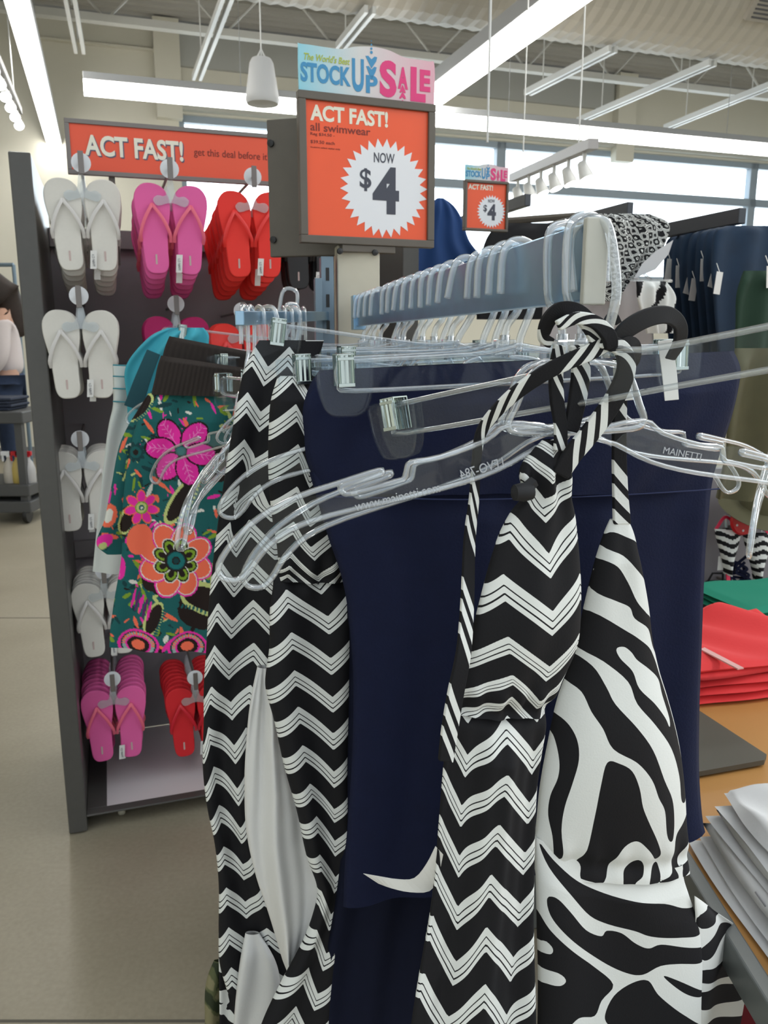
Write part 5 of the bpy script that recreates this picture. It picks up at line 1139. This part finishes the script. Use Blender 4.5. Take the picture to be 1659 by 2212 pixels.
# rail frame behind the shopper
fy = Yc+1.35
t = thing('garment_rail', 'slim grey metal rail frame behind the shopper at the left edge', 'clothes rail', WY(20, 900, fy))
fr0 = WY(29, 572, fy); part('upright', MB().tube([(fr0.x, fr0.y, 0), (fr0.x, fr0.y, fr0.z)], .016, 8), M_UPR, t); part('top_bar', MB().tube([(fr0.x, fr0.y, fr0.z), (fr0.x-.9, fr0.y, fr0.z)], .016, 8), M_UPR, t)
part('upright', MB().tube([(fr0.x-.9, fr0.y, 0), (fr0.x-.9, fr0.y, fr0.z)], .016, 8), M_UPR, t); part('foot', MB().box((fr0.x, fr0.y, .02), (.05, .5, .04)), M_UPR, t); part('foot', MB().box((fr0.x-.9, fr0.y, .02), (.05, .5, .04)), M_UPR, t)
# shopper
def skin(name, joints, edges, radii, m, parent, sub=2, root=0):
    me = bpy.data.meshes.new(name); inv = MW[parent.name].inverted()
    me.from_pydata([tuple(inv @ Vector(j)) for j in joints], edges, []); o = bpy.data.objects.new(name, me); COL.objects.link(o)
    sk = o.modifiers.new('skin', 'SKIN'); sk.use_smooth_shade = True
    for i, r in enumerate(radii):
        v = me.skin_vertices[0].data[i]; v.radius = r if isinstance(r, tuple) else (r, r); v.use_root = (i == root)
    sb = o.modifiers.new('sub', 'SUBSURF'); sb.levels = sub; sb.render_levels = sub
    bpy.context.view_layer.update(); ev = o.evaluated_get(bpy.context.evaluated_depsgraph_get()); nm = bpy.data.meshes.new_from_object(ev)
    bpy.data.objects.remove(o); nm.materials.clear(); nm.materials.append(m)
    q = bpy.data.objects.new(name, nm); COL.objects.link(q); q.parent = parent; MW[q.name] = MW[parent.name]; nm.polygons.foreach_set('use_smooth', [True]*len(nm.polygons)); return q
Yp = Yc+.85; pb = WY(22, 900, Yp); pb.z = 0
TOP = WY(10, 597, Yp).z; K = TOP/1.66
SKN = mat('skin_tone', (.55, .33, .24), .6)
tp_ = thing('person', 'person with long dark hair, white sweater and jeans at the left edge', 'person', pb, rz=math.radians(205))
Mp = MW[tp_.name]
def J(x, y, z): return Mp @ Vector((x*K, y*K, z*K))          # person's own axes: x is the way they face
jt = [J(0, 0, .92), J(0, 0, 1.08), J(0, 0, 1.25), J(-.01, 0, 1.36), J(.01, 0, 1.43), J(.03, 0, 1.53), J(.03, 0, 1.60)]
ed = [(0, 1), (1, 2), (2, 3), (3, 4), (4, 5), (5, 6)]; rad = [(.12*K, .15*K), (.10*K, .13*K), (.11*K, .155*K), (.08*K, .13*K), .05*K, .085*K, .075*K]
for s in (-1, 1):
    i = len(jt); jt += [J(0, .16*s, 1.34), J(.02, .21*s, 1.08), J(.16, .17*s, .92), J(.22, .15*s, .88)]; ed += [(3, i), (i, i+1), (i+1, i+2), (i+2, i+3)]; rad += [.052*K, .042*K, .030*K, .026*K]
    hb = len(jt)
    for f_ in range(5):
        a = (f_-2)*.012; jt += [J(.26+.004*(2-abs(f_-2)), .15*s+a, .865), J(.285+.006*(2-abs(f_-2)), .15*s+a, .835)]; ed += [(i+3, hb+2*f_), (hb+2*f_, hb+2*f_+1)]; rad += [.009*K, .008*K]
    i = len(jt); jt += [J(0, .09*s, .86), J(.02, .095*s, .48), J(-.02, .10*s, .09), J(.10, .11*s, .035)]; ed += [(0, i), (i, i+1), (i+1, i+2), (i+2, i+3)]; rad += [.085*K, .058*K, .038*K, .03*K]
skin('body', jt, ed, rad, SKN, tp_)
skin('sweater', [J(0, 0, .93), J(0, 0, 1.08), J(0, 0, 1.25), J(-.01, 0, 1.36), J(0, .165, 1.33), J(.02, .215, 1.08), J(.15, .175, .94), J(0, -.165, 1.33), J(.02, -.215, 1.08), J(.15, -.175, .94)], [(0, 1), (1, 2), (2, 3), (3, 4), (4, 5), (5, 6), (3, 7), (7, 8), (8, 9)], [(.150*K, .185*K), (.135*K, .165*K), (.135*K, .18*K), (.10*K, .15*K), .07*K, .06*K, .05*K, .07*K, .06*K, .05*K], mat('white_knit', (.62, .56, .56), .9), tp_)
skin('floral_hem', [J(0, 0, .88), J(0, 0, .93)], [(0, 1)], [(.14*K, .175*K), (.135*K, .17*K)], mat('pink_floral_hem', (.50, .22, .26), .8, noise=.9, scale=25), tp_)
skin('jeans', [J(0, 0, .90)]+[J(*p) for p in ((0, .095, .84), (.02, .10, .48), (-.02, .105, .07), (0, -.095, .84), (.02, -.10, .48), (-.02, -.105, .07))], [(0, 1), (1, 2), (2, 3), (0, 4), (4, 5), (5, 6)], [(.125*K, .16*K), .105*K, .076*K, .07*K, .105*K, .076*K, .07*K], mat('blue_denim', (.035, .055, .11), .9, noise=.25, scale=40), tp_)
for s in (-1, 1): part('shoe', MB().tube([J(-.06, .105*s, .04), J(.03, .11*s, .045), (J(.13, .115*s, .03))], .04*K, 12, rs=[.04*K, .045*K, .028*K]), M_BLACK, tp_, smooth=1)
skin('hair', [J(.0, 0, 1.59), J(-.05, 0, 1.54), J(-.085, 0, 1.42), J(-.11, 0, 1.30), J(-.115, 0, 1.22), J(.05, 0, 1.625)], [(0, 1), (1, 2), (2, 3), (3, 4), (0, 5)], [(.095*K, .10*K), (.085*K, .10*K), (.06*K, .10*K), (.04*K, .085*K), (.02*K, .05*K), (.055*K, .07*K)], mat('dark_hair', (.022, .013, .009), .6, noise=.5, scale=50), tp_)
fc = MB()
for s in (-1, 1): fc.lathe([(0, -.002), (.010*K, 0), (0, .004)], J(.112, .032*s, 1.545), 10, Mp.to_3x3() @ Vector((1, 0, 0)))
part('eye', fc, M_BLACK, tp_); part('nose', MB().tube([J(.108, 0, 1.55), J(.130, 0, 1.515), J(.110, 0, 1.508)], .011*K, 8), SKN, tp_, smooth=1); part('mouth', MB().tube([J(.104, -.022, 1.478), J(.112, 0, 1.478), J(.104, .022, 1.478)], .006*K, 8), mat('lip_tone', (.42, .12, .11), .5), tp_)
# support wire for the far sign
w0_ = S2.w((a0+a1)/2, b1+.09); part('hanging_wire', MB().tube([w0_+S2.u*.0, Vector((w0_.x, w0_.y, zc))], .003, 5), M_WHM, [o for o in bpy.data.objects if o.name == 'sale_sign.001'][0])
